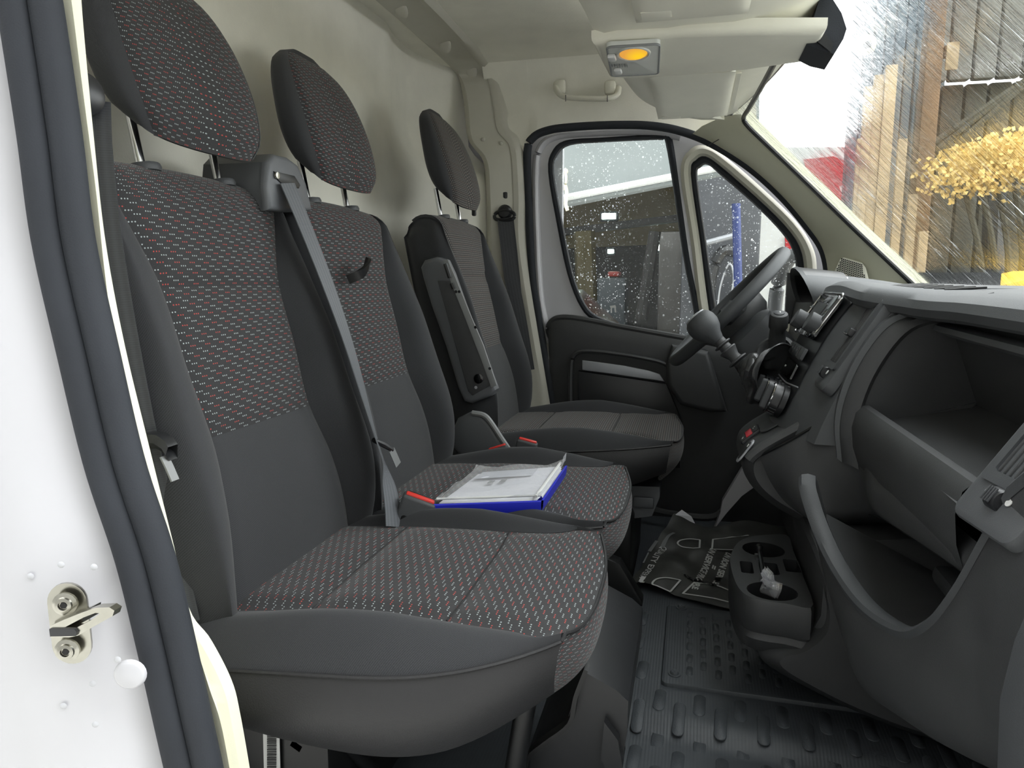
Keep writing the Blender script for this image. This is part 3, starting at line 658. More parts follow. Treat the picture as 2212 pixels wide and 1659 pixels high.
def cushion(T, yc, wl, wr, xf, dz, dots, twl, kl=.4, kr=.15, x0=.16, hbl=.020, hbr=.026):
    """seat cushion: middle panels, tapering bolsters, leatherette sides, patterned front, piping"""
    PH = .160
    def w(s): return wl if s < 0 else wr
    def xfr(s): return xf-.026*abs(s)**2.6
    def edge(s, t):                            # plan position
        x = x0+(xfr(s)-x0)*t; return x, yc+s*w(s)*(1-(kl if s < 0 else kr)*max(0, (t-.55)/.45)**2.6-.02*(1-t)**2)
    def ph(t): return itp([(0, .175), (.25, .166), (.6, .162), (.76, .170), (.88, .195), (1, .262)], t)
    def sp(t, s): return min(.985, ph(t)/w(s))
    def zt(s, t):                              # top surface height
        q = abs(s); p = sp(t, s)
        zc = .430+.018*math.sin(min(1, t*1.1)*math.pi*.8)-.012*(1-t)
        if q <= p: z = zc+.004*math.cos(q/p*math.pi/2)
        else:
            r = (q-p)/(1-p); hb = (hbl if s < 0 else hbr)*(1-max(0, t-.6)/.4)*itp([(0, .1), (.2, .25), (.5, 1), (1, 1)], t)
            ze = .380+.050*t; z = zc+hb*math.sin(min(1, r*1.7)*math.pi/2); k = max(0, (r-.40)/.60)**2.0; z = z+(ze-z)*k
        z -= .020*max(0, (t-.86)/.14)**2.4*(1-q**4)
        return z+dz
    cu_ = thing  # keep name
    base = rbox((x0+(xf-x0)*.45, yc+(wr-wl)/2, .365+dz), ((xf-x0)*.78, (wl+wr)*.74, .05), .02)
    Cn = obj('seat_cushion', base, VINYL, T)
    def gro(d): return -.0075*math.exp(-(d/.018)**2)
    secs = [(0, .36, 'rear_panel'), (.36, .70, 'middle_panel'), (.70, 1, 'front_panel')]
    for t0, t1, nm in secs:
        def f(u, v, t0=t0, t1=t1):
            t = t0+(t1-t0)*v; s = -1+2*u; s = s*(sp(t, s)); x, y = edge(s, t)
            z = zt(s, t)+(gro((t-t0)*.5)+(gro((t1-t)*.5) if t1 < 1 else 0))*(1-abs(-1+2*u)**10)+gro((1-abs(-1+2*u))*.16)*(1-t**8)
            return V((x, y, z))
        def uvf(u, v, t0=t0, t1=t1):
            t = t0+(t1-t0)*v; s = -1+2*u; s = s*sp(t, s); x, y = edge(s, t); return (y+2, x+1)
        obj(nm, grid(f, 30, 14, uv=uvf), dots, Cn)
    for t_ in (.36, .70):
        pts_ = []
        for i in range(25):
            s_ = (-1+i/12)*.97; s_ *= sp(t_, s_); x, y = edge(s_, t_); pts_.append(V((x, y, zt(s_, t_)-.0062)))
        obj('seam', tube(pts_, .0011, 6), VINYL, Cn)
    for sg in (-1, 1):
        def f(u, v, sg=sg):
            t = v; p = sp(t, sg); s = sg*(p+(1-p)*u); x, y = edge(s, t); return V((x, y, zt(s, t)+gro(u*.08)*(1-t**6)))
        obj('cushion_bolster', grid(f, 16, 40, uv=lambda u, v: (u*.1, v*.55)), twl, Cn)
        def fs(u, v, sg=sg):
            x, y = edge(sg, v); zt_ = zt(sg, v); zb = itp([(0, .325), (.4, .300), (.75, .308), (1, .352)], v)+dz
            bulge = .016*math.sin(u*math.pi*.75); k = .03*u*u
            return V((x-.01*u*v, y+sg*(bulge-k), zt_+(zb-zt_)*u))
        obj('side_panel', grid(fs, 12, 36, uv=lambda u, v: (u, v)), VINYL, Cn)
        obj('piping', tube([V((edge(sg, v)[0], edge(sg, v)[1]+sg*.001, zt(sg, v))) for v in [i/40 for i in range(41)]], .0026, 6), VINYL, Cn)
    def ff(u, v):
        s = -1+2*u; x, y = edge(s, 1); z0 = zt(s, 1); zb = .345+dz-.05*(1-abs(s)**2); 
        P0 = V((x+.018*math.sin(v*math.pi*.7)-.055*v*v-(.01*v*v), y*1.0-(y-yc)*.03*v, z0+(zb-z0)*v))
        sg = -1 if s < 0 else 1; xe, ye = edge(sg, 1); ze = zt(sg, 1); zbe = .352+dz
        E0 = V((xe-.01*v, ye+sg*(.016*math.sin(v*math.pi*.75)-.03*v*v), ze+(zbe-ze)*v))
        return P0.lerp(E0, abs(s)**5)
    obj('front_skirt', grid(ff, 30, 16, uv=lambda u, v: (-1+2*u+3+(u*(wl+wr)*1-2*u+0), v*.16+.35)), dots, Cn)
    obj('piping', tube([V((edge(s, 1)[0]+.001, edge(s, 1)[1], zt(s, 1))) for s in [-1+i/20 for i in range(41)]], .0026, 6), VINYL, Cn)
    return Cn

BY = (-.582, -.147)
bench = thing('passenger_bench', 'double passenger bench in charcoal cloth with white and red dots', 'bench seat', (.35, -.365, FZ))
for yc, wl, wr in ((BY[0], 1.04, 1.0), (BY[1], 1.0, 1.03)):
    backrest(bench, yc, 0, 0, DOTS, TWILL, wl, wr); headrest(bench, yc, 0, 0, DOTS, TWILL)
cushion(bench, BY[0], .255, .218, .700, 0, DOTS, TWILL, .38, .10, hbr=.021)
cushion(bench, BY[1], .218, .235, .700, 0, DOTS, TWILL, .12, .18, hbl=.014)
# pull tab in the middle backrest's seam
pb = at(752, 604, x=.157)
obj('pull_tab', band(cr([pb, pb+V((.025, .008, .012)), pb+V((.03, .030, .030)), pb+V((.018, .044, .036))], 10), V((.35, .0, 1)), .018, .006), BLACKM, bench)
# black steel under-frame, legs and plastic base cover
def bar(pts, r, nm='frame_tube', m=BLACKM, par=bench): return obj(nm, tube(cr(pts, 12), r, 10), m, par)
for y0 in (-.66, .03):
    bar([V((.62, y0, .33)), V((.60, y0, .20)), V((.58, y0, FZ+.004))], .014, 'leg'); bar([V((.24, y0, .33)), V((.22, y0, .20)), V((.20, y0, FZ+.004))], .014, 'leg')
bar([at(720, 1580, y=-.70), at(765, 1625, y=-.66), at(830, 1690, y=-.6)], .010)
bar([V((.58, -.66, .318)), V((.60, -.4, .315)), V((.60, .04, .318))], .012)
bar([V((.24, -.66, .318)), V((.23, -.4, .315)), V((.24, .04, .318))], .012)
obj('foot', prism([(0, 0), (.085, 0), (.085, .012), (.03, .10), (0, .11)], at(1310, 1290, y=.10)+V((0, .03, -.01)), (1, 0, 0), (0, 0, 1), .04, .004), BLACKM, bench)
# moulded cover in front of the frame, with bent edge strip
cv = [(1130, 1655), (1150, 1625), (1225, 1555), (1260, 1450), (1330, 1490), (1357, 1515), (1355, 1580), (1335, 1700), (1120, 1700)]
yv = -.60
obj('base_cover', solid([at(x, y, y=yv) for x, y in cv], (0, 1, 0), .30, .012), BLACKS, bench)
obj('cover_step', solid([at(x, y, y=yv-.015) for x, y in [(1305, 1560), (1335, 1600), (1345, 1660), (1330, 1700), (1298, 1640)]], (0, 1, 0), .05, .006), BLACKS, bench)
obj('edge_strip', band(cr([at(1268, 1440, y=yv-.01), at(1245, 1500, y=yv-.01), at(1232, 1556, y=yv-.01), at(1180, 1597, y=yv-.01), at(1143, 1630, y=yv-.01), at(1135, 1680, y=yv-.01)], 20), V((0, 1, 0)), .02, .006), BLACKM, bench)
# sheet metal box under the seat carrying a barcode sticker
obj('under_seat_box', rbox((.285, -.52, .17), (.15, .42, .24), .01), BLACKM, bench)
lb = obj('barcode_label', solid([at(568, 1545, y=-.735), at(603, 1545, y=-.735), at(607, 1700, y=-.735), at(572, 1700, y=-.735)], (0, -1, 0), .001), PRINT, bench, smooth=False)
lb['label'] = 'white barcode sticker with an orange top'
obj('orange_band', solid([at(568, 1543, y=-.737), at(602, 1543, y=-.737), at(602, 1560, y=-.737), at(569, 1560, y=-.737)], (0, -1, 0), .0005), mat('orange print', (198, 118, 50), .6), lb, smooth=False)
obj('dark_band', solid([at(569, 1560, y=-.737), at(602, 1560, y=-.737), at(602, 1576, y=-.737), at(569, 1576, y=-.737)], (0, -1, 0), .0005), mat('brown print', (58, 44, 36), .6), lb, smooth=False)
bars = []; yy = 1588; rnd = random.Random(3)
while yy < 1690:
    t = rnd.choice((1.2, 2.2, 3.4)); bars.append(solid([at(577, yy, y=-.737), at(597, yy, y=-.737), at(597, yy+t, y=-.737), at(577, yy+t, y=-.737)], (0, -1, 0), .0004)); yy += t+rnd.choice((1.4, 2.2))
obj('bars', join(*bars), BLACKM, lb, smooth=False)
# loose wiring plug glinting in the dark under the cushion
tag(obj('wiring_plug', rbox(at(648, 1602, y=-.72), (.022, .02, .016), .003, Matrix.Rotation(.5, 3, 'Y')), STEEL, bench))

# ---------------------------------------------------------------- driver's seat
DX, DZ, DY = .055, .018, .46
drv = thing('captain_chair', 'charcoal driver seat with tan dotted centre and folded-up armrest', 'seat', (.42, DY, FZ))
backrest(drv, DY, DX, DZ, DOTS_D, TWILL); headrest(drv, DY, DX, DZ, DOTS_D, TWILL)
cushion(drv, DY, .245, .235, .795, .012, DOTS_D, TWILL, .18, .25, x0=.20)
# folded armrest on the near side of the backrest
ay = .205
ar_px = [(927, 600), (922, 578), (930, 563), (955, 556), (972, 562), (985, 590), (1010, 660), (1040, 740), (1062, 795), (1078, 838), (1072, 850), (1030, 866), (1014, 862), (1000, 830), (975, 745), (945, 660)]
ar = obj('armrest', solid([at(x, y, y=ay+.045) for x, y in ar_px], (0, -1, 0), .05, .012, 3), MIDG, drv)
inn = [(946, 606), (983, 606), (1012, 690), (1048, 790), (1060, 832), (1022, 854), (1012, 845), (985, 745)]
obj('side_cover', solid([at(x, y, y=ay-.004) for x, y in inn], (0, -1, 0), .004, .0015), BLACKP, ar)
fp = [(957, 563), (968, 560), (985, 600), (1012, 668), (1045, 745), (1074, 832), (1062, 838), (1034, 760), (1000, 672), (975, 610)]
obj('edge_plate', solid([at(x, y, y=ay-.006) for x, y in fp], (0, -1, 0), .004, .0015), PLATEG, ar)
for a, b in [((962, 570), (972, 600)), ((976, 612), (981, 624))]:
    obj('slot', tube([at(*a, y=ay-.011), at(*b, y=ay-.011)], .006, 8), BLACKM, ar)
for q in [(985, 630), (992, 630), (1027, 707), (1058, 796)]: obj('screw_hole', lathe([(.004, 0), (.0035, .0012), (0, .0012)], at(*q, y=ay-.0095), (0, -1, 0), 12), BLACKM, ar)
obj('pivot_cap', lathe([(.0125, 0), (.0125, .002), (.0105, .003), (0, .003)], at(1034, 818, y=ay-.008), (0, -1, 0), 22), GLOSS, ar)
obj('screw', lathe([(.004, 0), (.0035, .0015), (0, .0015)], at(1028, 837, y=ay-.008), (0, -1, 0), 12), SILVER, ar)
# recliner cover and cushion side trim
rc_px = [(985, 960), (984, 925), (995, 900), (1020, 888), (1045, 893), (1062, 910), (1085, 945), (1102, 970), (1100, 990), (1020, 990), (1005, 985)]
rc = obj('recliner_cover', solid([at(x, y, y=.20) for x, y in rc_px], (0, -1, 0), .03, .010, 3), MIDG, drv)
obj('cover_rim', tube(cr([at(x, y, y=.172) for x, y in [(1020, 892), (1045, 897), (1060, 912), (1083, 947), (1100, 972)]], 16), .007, 8), PLATEG, rc)
# pedestal
obj('pedestal', solid([at(x, y, y=.33) for x, y in [(1370, 1050), (1425, 1052), (1425, 1075), (1408, 1115), (1330, 1125), (1200, 1200), (1000, 1200), (1000, 1050)]], (0, 1, 0), .26, .02), MIDG, drv)
obj('pedestal_base', rbox((.50, DY, (FZ+.23)/2+.01), (.36, .34, .22), .02), BLACKM, drv)
obj('lever', rbox(at(1390, 1085, y=.325), (.055, .01, .03), .006), MIDG, drv)
# ================================================================ dashboard
dash = thing('dashboard', 'black van dashboard with radio, air vents, open glove shelf and cup holder', 'dashboard', (1.15, 0, FZ))
# --- padded top, full width, with a rolled brow
def brow(y):                                 # x, z of the front brow
    return itp([(-.95, 1.19), (-.55, 1.175), (-.32, 1.165), (-.22, 1.145), (-.12, 1.105), (.05, 1.10), (.25, 1.10), (.4, 1.14), (.95, 1.14)], y), itp([(-.95, .800), (-.62, .809), (-.4, .812), (-.25, .812), (-.1, .822), (.1, .832), (.25, .825), (.5, .80), (.95, .78)], y)
def toprow(y):
    x, z = brow(y); zt = .834-.006*max(0, -y-.2)
    return [V((x+.05, y, z-.025)), V((x+.015, y, z-.026)), V((x+.002, y, z-.020)), V((x-.004, y, z-.008)), V((x+.002, y, z+.005)), V((x+.02, y, z+.014)), V((x+.06, y, zt*.4+(z+.018)*.6)), V((x+.15, y, zt)), V((x+.28, y, zt+.004)), V((1.62, y, zt-.01))]
obj('top_pad', loft([toprow(-.93+1.86*i/60) for i in range(61)]), DASHTOP, dash)
x_, z_ = brow(-.47)
obj('pad_joint', tube([V((x_+.05, -.36, z_+.019)), V((x_+.005, -.362, z_+.006)), V((x_-.0045, -.363, z_-.008)), V((x_+.004, -.364, z_-.022))], .0016, 6), BLACKS, dash)
# demister slots in the top
for i in range(9):
    yy = -.045-.021*i; xx, zz = brow(yy); r_ = toprow(yy); p_ = r_[6].lerp(r_[7], .35)
    obj('demister_slot', rbox(p_+V((0, 0, .0015)), (.060, .008, .004), .0012, Matrix.Rotation(R(-4), 3, 'Y')), BLACKM, dash)
# --- centre stack face
STX = [(.56, .975), (.60, .988), (.66, 1.012), (.70, 1.030), (.75, 1.055), (.80, 1.088), (.825, 1.112), (.835, 1.15)]
def sf(y, z, off=0):
    x = itp(STX, z)+.35*max(0, .02-y)**1.2+.25*max(0, y-.17)
    dx = (itp(STX, z+.004)-itp(STX, z-.004))/.008; n = V((-1, 0, dx)).normalized()
    return V((x, y, z))+n*off
def sfup(z): return (V((itp(STX, z+.004), 0, z+.004))-V((itp(STX, z-.004), 0, z-.004))).normalized()
stack = grid(lambda u, v: sf(-.185+.435*u, .56+.275*v), 24, 24)
sidewall = grid(lambda u, v: V((sf(-.185, .56+.275*v).x+.16*u, -.185-.012*u, .56+.275*v)), 6, 24)
sidewall2 = grid(lambda u, v: V((sf(.25, .56+.275*v).x+.16*u, .25+.012*u, .56+.275*v)), 6, 24)
obj('centre_stack', join(stack, sidewall, sidewall2), DASHTOP, dash)
def onface(name, y, z, poly, depth, m, par, b=.0, off=0.0):
    return obj(name, prism(poly, sf(y, z, off), (0, -1, 0), sfup(z), depth, b), m, par)
# curved glossy bezel strip of the radio/heater column
bz = grid(lambda u, v: sf(-.045+.205*u, .585+.245*v, .0035), 10, 24); bzf = obj('centre_bezel', bz, BLACKS, dash)
rd = onface('radio', .065, .772, rr(.180, .098, .012, 4), .012, GLOSS, dash, .004, .002)
obj('radio_frame', tube([sf(.065-a, .772, .0145)+sfup(.772)*b for a, b in rr(.182, .100, .013, 5)], .0022, 6, closed=True), CHROME, rd)
onface('display', .075, .775, rr(.112, .045, .004, 3), .002, BLACKM, rd, .0005, .0135)
onface('disc_slot', .075, .808, rr(.12, .008, .002, 2), .002, BLACKM, rd, 0, .0135)
for yy in (-.008, .140):
    kb = obj('volume_knob', lathe([(.0205, 0), (.0200, .020), (.0185, .0225), (.010, .023), (0, .023)], sf(yy, .752, .013), sf(yy, .752, 1)-sf(yy, .752, 0), 26), DARKG, rd)
for i in range(6):
    onface('radio_button', .022+i*.021, .735, rr(.017, .009, .002, 2), .003, SILVER if i % 3 == 1 else GLOSS, rd, .001, .0135)
for i, (dy, dz) in enumerate([(-.015, .795), (-.015, .782), (-.015, .769), (.148, .795), (.148, .782)]): onface('radio_key', dy, dz, rr(.014, .008, .002, 2), .003, CHROME if i == 1 else GLOSS, rd, .001, .0135)
# switch row, lower display, sliders
bp_ = onface('switch_row', .06, .700, rr(.172, .026, .004, 3), .007, DARKG, dash, .002, .0035)
for i in range(5):
    b_ = onface('switch', .06+.064-i*.032, .700, rr(.029, .021, .002, 2), .003, BLACKS, bp_, .001, .0105); onface('symbol', .06+.064-i*.032, .702, rr(.006, .004, .001, 2), .0004, GREYP, b_, 0, .0136)
onface('lower_display', .06, .664, rr(.160, .036, .006, 3), .004, GLOSS, dash, .001, .0035)
obj('bezel_line', tube([sf(.15-.2*i/10, .640, .005) for i in range(11)], .0015, 6), SILVER, dash)
onface('display_tick', .10, .664, rr(.004, .004, .001, 2), .0006, PRINT, dash, 0, .0075)
for i in range(4): onface('slider', .12-i*.045, .628, rr(.006, .018, .002, 2), .005, DARKG, dash, .001, .0035)
# heater dials
for q, (yy, zz, r) in enumerate([(-.012, .604, .0315), (.058, .606, .029), (.126, .606, .029)]):
    n_ = sf(yy, zz, 1)-sf(yy, zz, 0); d_ = obj('heater_dial', lathe([(r*1.08, 0), (r*1.08, .010), (r, .012), (r*.97, .026), (r*.93, .029), (r*.6, .0295), (0, .0295)], sf(yy, zz, .002), n_, 30), BLACKS, dash)
    obj('dial_ring', tube([sf(yy, zz, .0305)+(V((0, 1, 0))*math.cos(a)+sfup(zz)*math.sin(a))*r*.95 for a in [2*math.pi*i/30 for i in range(30)]], .0015, 6, closed=True), CHROME, d_)
    onface('dial_grip', yy, zz, rr(r*.42, r*1.75, r*.2, 4), .013, DARKG, d_, .004, .030)
    for i in range(9):
        a = R(200+i*16); obj('grip_rib', tube([sf(yy, zz, .012)+(V((0, -1, 0))*math.cos(a)+sfup(zz)*math.sin(a))*r, sf(yy, zz, .026)+(V((0, -1, 0))*math.cos(a)+sfup(zz)*math.sin(a))*r*.98], .0009, 5), DARKG, d_)
# --- air vents
def vent(o, ex, ey, w, h, nsl, name='air_vent', par=dash):
    """o centre, ex across, ey up, faces along ex x ey"""
    ex, ey, n = axes(ex, ey); o = V(o)
    F = lambda a, b, c=0: o+ex*a+ey*b+n*c
    fr = obj(name, holed([F(a, b, .004) for a, b in rr(w+.024, h+.026, .007, 4)], [[F(a, b, .004) for a, b in rr(w, h, .004, 3)]], -n, .022), DARKG, par)
    obj('vent_back', prism(rr(w, h, .004, 3), F(0, 0, -.030), ex, ey, .002), BLACKM, fr)
    for i in range(nsl):
        a = -w/2+w*(i+.5)/nsl; obj('slat', rbox(F(a, 0, -.006), (w/nsl*.34, h, .018), .0012, Matrix((ex, ey, n)).transposed()), BLACKP, fr)
    tb = obj('vent_tab', prism(rr(w*.42, h*.13, .003, 3), F(0, 0, .001), ex, ey, .012, .003), BLACKS, fr)
    obj('tab_edge', tube([F(-w*.18, -h*.05, .0135), F(w*.18, -h*.05, .0135)], .0016, 6), CHROME, tb)
    return fr, F, ex, ey, n
vz_ = .752
vo = sf(-.128, vz_, .001); fr, F, ex, ey, n = vent(vo, (0, -1, 0), sfup(vz_), .072, .118, 7)
obj('vent_bezel', prism(rr(.108, .196, .016, 5, 0, -.016), F(0, 0, -.020), ex, ey, .020, .008), DASHTOP, fr)
def thumb(F, ex, ey, n, fr, b0):
    tw = obj('thumb_wheel', lathe([(.0105, -.010), (.0115, -.008), (.0115, .008), (.0105, .010)], F(0, b0, .000), ex, 18), BLACKS, fr)
    for i in range(4): obj('wheel_rib', rbox(F(-.006+.004*i, b0, .0115), (.0016, .016, .002), .0004, Matrix((ex, ey, n)).transposed()), DARKG, tw)
    for s in (-1, 1): obj('vent_icon', prism(circ(.0042, 12), F(s*.0185, b0+.002, .0025), ex, ey, .0008), PRINT, fr)
thumb(F, ex, ey, n, fr, -.082)
vo = sf(.205, .782, .004); vent(vo, (0, -1, 0), sfup(.782), .056, .066, 6)
# far right vent column beside the passenger door
rvx, rvy = V((.12, -1, 0)), V((.55, 0, .83))
ro = at(2152, 1076, y=-.75)+rvy.normalized()*.084; fr, F, ex, ey, n = vent(ro, rvx, rvy, .066, .120, 7)
obj('vent_bezel', prism(rr(.112, .205, .016, 5, 0, -.016), F(0, 0, -.014), ex, ey, .015, .006), DASHTOP, fr); thumb(F, ex, ey, n, fr, -.084)
# --- open upper shelf on the passenger side
yl, yr = -.205, -.655
arch = cr([V((1.092, yl, .53)), V((1.084, yl, .60)), V((1.097, yl, .672)), V((1.125, yl, .735)), V((1.158, yl, .775)), V((1.205, yl, .79)), V((1.26, yl, .795))], 26)
# left cheek with a raised rim that follows the arch
cheek = [p.copy() for p in arch]+[V((1.40, yl, .79)), V((1.40, yl, .53))]
obj('shelf_cheek', solid(cheek, (0, 1, 0), .03), BLACKP, dash)
obj('shelf_rim', loft([[p+V((-.022, .03, 0)), p+V((-.020, .006, .004)), p+V((-.008, -.006, .002)), p+V((.004, -.010, -.004)), p+V((.010, -.002, -.008))] for p in arch]), BLACKP, dash)
obj('shelf_rim_outer', loft([[p+V((-.012, .030, .014)), p+V((-.027, .020, .012)), p+V((-.028, .006, .010)), p+V((-.020, .004, .004))] for p in arch]), DASHTOP, dash)
# back wall, floor, right cheek
obj('shelf_back', grid(lambda u, v: V((1.216+.055*(1-v)+.02*u*0, yl+(yr-.06-yl)*u, .640+.150*v-.0*u)), 4, 4), BLACKP, dash)
obj('shelf_floor', grid(lambda u, v: V((1.10+.175*v, yl+(yr-.06-yl)*u, .605+.040*v)), 4, 4), BLACKP, dash)
obj('shelf_divider', solid([V((1.218, yl, .585)), V((1.268, yl, .650)), V((1.11, yl, .60)), V((1.10, yl, .58))], (0, -1, 0), .006), BLACKP, dash)
obj('shelf_end', solid([V((1.14, yr-.02, .58)), V((1.16, yr-.02, .70)), V((1.20, yr-.02, .785)), V((1.32, yr-.02, .79)), V((1.32, yr-.02, .58))], (0, -1, 0), .16, .01), BLACKP, dash)
lipa, lipb = V((1.098, yl+.01, .620)), V((1.118, yr, .612))
obj('shelf_lip', loft([[p+V((x*1.0, 0, z)) for x, z in ((.030, -.100), (.010, -.098), (-.004, -.085), (-.014, -.055), (-.018, -.020), (-.013, .006), (-.003, .017), (.008, .018), (.016, .010), (.020, -.01))] for p in [lipa.lerp(lipb, i/12) for i in range(13)]]), BLACKP, dash)
# clip ledge above the shelf
obj('upper_ledge', loft([[V((1.20+x, y, .772+z-.02*max(0, -y-.2))) for x, z in ((.05, -.010), (.0, -.010), (-.008, -.004), (-.006, .004), (.006, .007), (.03, .004))] for y in [-.215-.5*i/10 for i in range(11)]]), DASHTOP, dash)
obj('ledge_slot', rbox((1.262, -.46, .782), (.03, .42, .008), .002), BLACKM, dash)
# --- lower fascia: bulging glove panel between shelf lip, console side and the open bin
def A3(l): return [at(a, b, y=c) for a, b, c in l]
gp = [A3([(1640, 985, -.10), (1650, 1010, -.105), (1665, 1042, -.11), (1690, 1078, -.11), (1720, 1104, -.12), (1745, 1120, -.10)]),
      A3([(1700, 955, -.135), (1705, 1000, -.150), (1715, 1045, -.160), (1730, 1085, -.165), (1748, 1115, -.165), (1770, 1130, -.13)]),
      A3([(1780, 910, -.160), (1780, 960, -.172), (1786, 1020, -.180), (1800, 1080, -.185), (1815, 1118, -.185), (1835, 1135, -.15)]),
      A3([(1840, 900, -.190), (1850, 960, -.205), (1860, 1030, -.218), (1872, 1085, -.225), (1885, 1115, -.225), (1905, 1130, -.19)]),
      [V((x, -.33, z)) for x, z in ((1.115, .56), (1.092, .535), (1.090, .510), (1.100, .488), (1.120, .475), (1.16, .47))],
      [V((x, -.42, z)) for x, z in ((1.118, .56), (1.098, .538), (1.098, .518), (1.106, .498), (1.124, .486), (1.16, .48))],
      [V((x, -.55, z)) for x, z in ((1.122, .56), (1.106, .542), (1.106, .528), (1.114, .512), (1.130, .502), (1.16, .50))],
      [V((x, -.68, z)) for x, z in ((1.128, .56), (1.114, .546), (1.114, .536), (1.120, .524), (1.136, .516), (1.16, .51))]]
gpc = [cr([g[i] for g in gp], 36) for i in range(6)]
gst = [cr([gpc[i][k] for i in range(6)], 18) for k in range(37)]
obj('glove_fascia', loft(gst), BLACKP, dash)
obj('fascia_seam', tube([gst[k][14]+V((-.0015, -.001, 0)) for k in range(15, 37)], .0012, 6), BLACKM, dash)
obj('console_groove', tube([gst[k][0]+V((0, -.001, 0)) for k in range(0, 18)], .003, 6), BLACKM, dash)
# --- glove bin: smile shaped lip and the outer skin below it
LIP = [(-.262, 1.000, .520), (-.285, 1.000, .500), (-.33, 1.015, .452), (-.40, 1.034, .415), (-.50, 1.052, .405), (-.59, 1.074, .420), (-.645, 1.086, .458), (-.69, 1.096, .520), (-.735, 1.104, .600), (-.775, 1.106, .660)]
lip = cr([V((x, y, z)) for y, x, z in LIP], 54)
SK = [(0, 0, 0), (.010, -.004, -.02), (.000, .0, -.06), (.025, 0, -.12), (.075, 0, -.185), (.14, 0, -.235)]
LIP2 = [p for p in lip]+[V((1.112, -.82, .70)), V((1.115, -.90, .715))]
def zbot(y): return itp([(-.90, .36), (-.80, .35), (-.70, .315), (-.60, .278), (-.50, .250), (-.40, .215), (-.30, .165), (-.24, .150)], y)
def skin(p, q):
    zb = zbot(p.y); a = p; h = p.z-zb
    k = .46*max(0, min(1, (p.y+.46)/.20))
    sl = lambda f: k*f*h
    pts = [a, V((p.x-.006+sl(.25), p.y, p.z-.25*h)), V((p.x+.002+sl(.55), p.y, p.z-.55*h)), V((p.x+.018+sl(.80), p.y, p.z-.80*h)), V((p.x+.050+sl(.9), p.y, zb+.03*h)), V((p.x+.11+sl(.95), p.y, zb-.01)), V((1.36, p.y, zb-.02))]
    return cr(pts, 20)[int(round(q*20))]
obj('glove_bin_skin', loft([[skin(p, i/20) for i in range(21)] for p in LIP2]), BLACKP, dash)
obj('glove_bin_lip', loft([[p+V((-.002, 0, -.012)), p+V((-.006, 0, -.002)), p+V((-.002, 0, .004)), p+V((.008, 0, .006)), p+V((.020, 0, .003)), p+V((.024, 0, -.010))] for p in LIP2]), DARKG, dash)
inner = [[p+V((.022, 0, .0)), V((p.x+.04, p.y*.97-.012, max(.36, p.z-.06))), V((1.22, p.y*.95-.02, .37)), V((1.27, p.y*.95-.02, .42)), V((1.27, p.y*.95-.02, .50))] for p in lip]
obj('glove_bin_inside', loft(inner), BLACKP, dash)
obj('bin_ledge', rbox((1.20, -.52, .415), (.06, .30, .03), .012), DARKG, dash)
# right end of the dash, next to the open door
endp = [(1.13, 0, .62), (1.097, 0, .59), (1.086, 0, .545), (1.080, 0, .49), (1.084, 0, .42), (1.10, 0, .30), (1.15, 0, .16), (1.20, 0, .05), (1.60, 0, .05), (1.60, 0, .80), (1.24, 0, .80), (1.16, 0, .68)]
obj('end_panel', solid([V((x, -.855, z)) for x, _, z in endp], (0, -1, 0), .075, .03, 4), DARKG, dash)
# body that wraps under the cup holder and runs into the bin skin
# footwell wall behind everything
obj('footwell_wall', grid(lambda u, v: V((1.36+.05*v, -.9+1.8*u, FZ-.01+.75*v)), 4, 4), BLACKP, dash)
# --- centre console: gear lever shelf over a pillar
def slab(prof, y0, y1, rnd, m, name, n=10):
    rows = []
    for k in range(n+1):
        t = k/n; y = y0+(y1-y0)*t; e = min(t, 1-t)*abs(y1-y0); s = 0 if e > rnd else 1-math.sqrt(max(0, 1-(1-e/rnd)**2))
        cx = sum(p[0] for p in prof)/len(prof); cz = sum(p[1] for p in prof)/len(prof)
        rows.append([V((x+(cx-x)*s*.22, y, z+(cz-z)*s*.22)) for x, z in prof])
    vs, fs = loft(rows, True); m_ = len(prof); fs.append(tuple(range(m_))); fs.append(tuple(n*m_+i for i in range(m_))); return obj(name, (vs, fs), m, dash)
cp = cr([V((1.16, .640, 0)), V((1.085, .622, 0)), V((1.03, .588, 0)), V((.985, .558, 0)), V((.945, .530, 0)), V((.922, .505, 0)), V((.918, .475, 0)), V((.935, .440, 0)), V((.975, .405, 0)), V((1.02, .380, 0)), V((1.06, .362, 0)), V((1.16, .35, 0))], 40)
slab([(p.x, p.y) for p in cp], -.085, .195, .05, BLACKP, 'gear_console')
# raised sides of the console top
cr_ = [p for p in cp[2:19]]
obj('console_rim', tube([V((p.x+.004, -.100-.02*(p.x-.93), p.y-.002)) for p in cr_], .011, 8), BLACKP, dash)
obj('console_rim_inner', tube([V((p.x+.004, -.060, p.y-.006)) for p in cr_], .006, 8), BLACKP, dash)
def oncon(t, y, off=0):
    k = t*(len(cp)-1); i = int(k); p = cp[i].lerp(cp[min(i+1, len(cp)-1)], k-i); d = (cp[min(i+1, len(cp)-1)]-cp[i]).normalized(); n_ = V((d.y, 0, -d.x))
    n_ = -n_ if n_.z < 0 else n_
    return V((p.x, y, p.y))+n_*off, n_, V((-d.x, 0, -d.y))
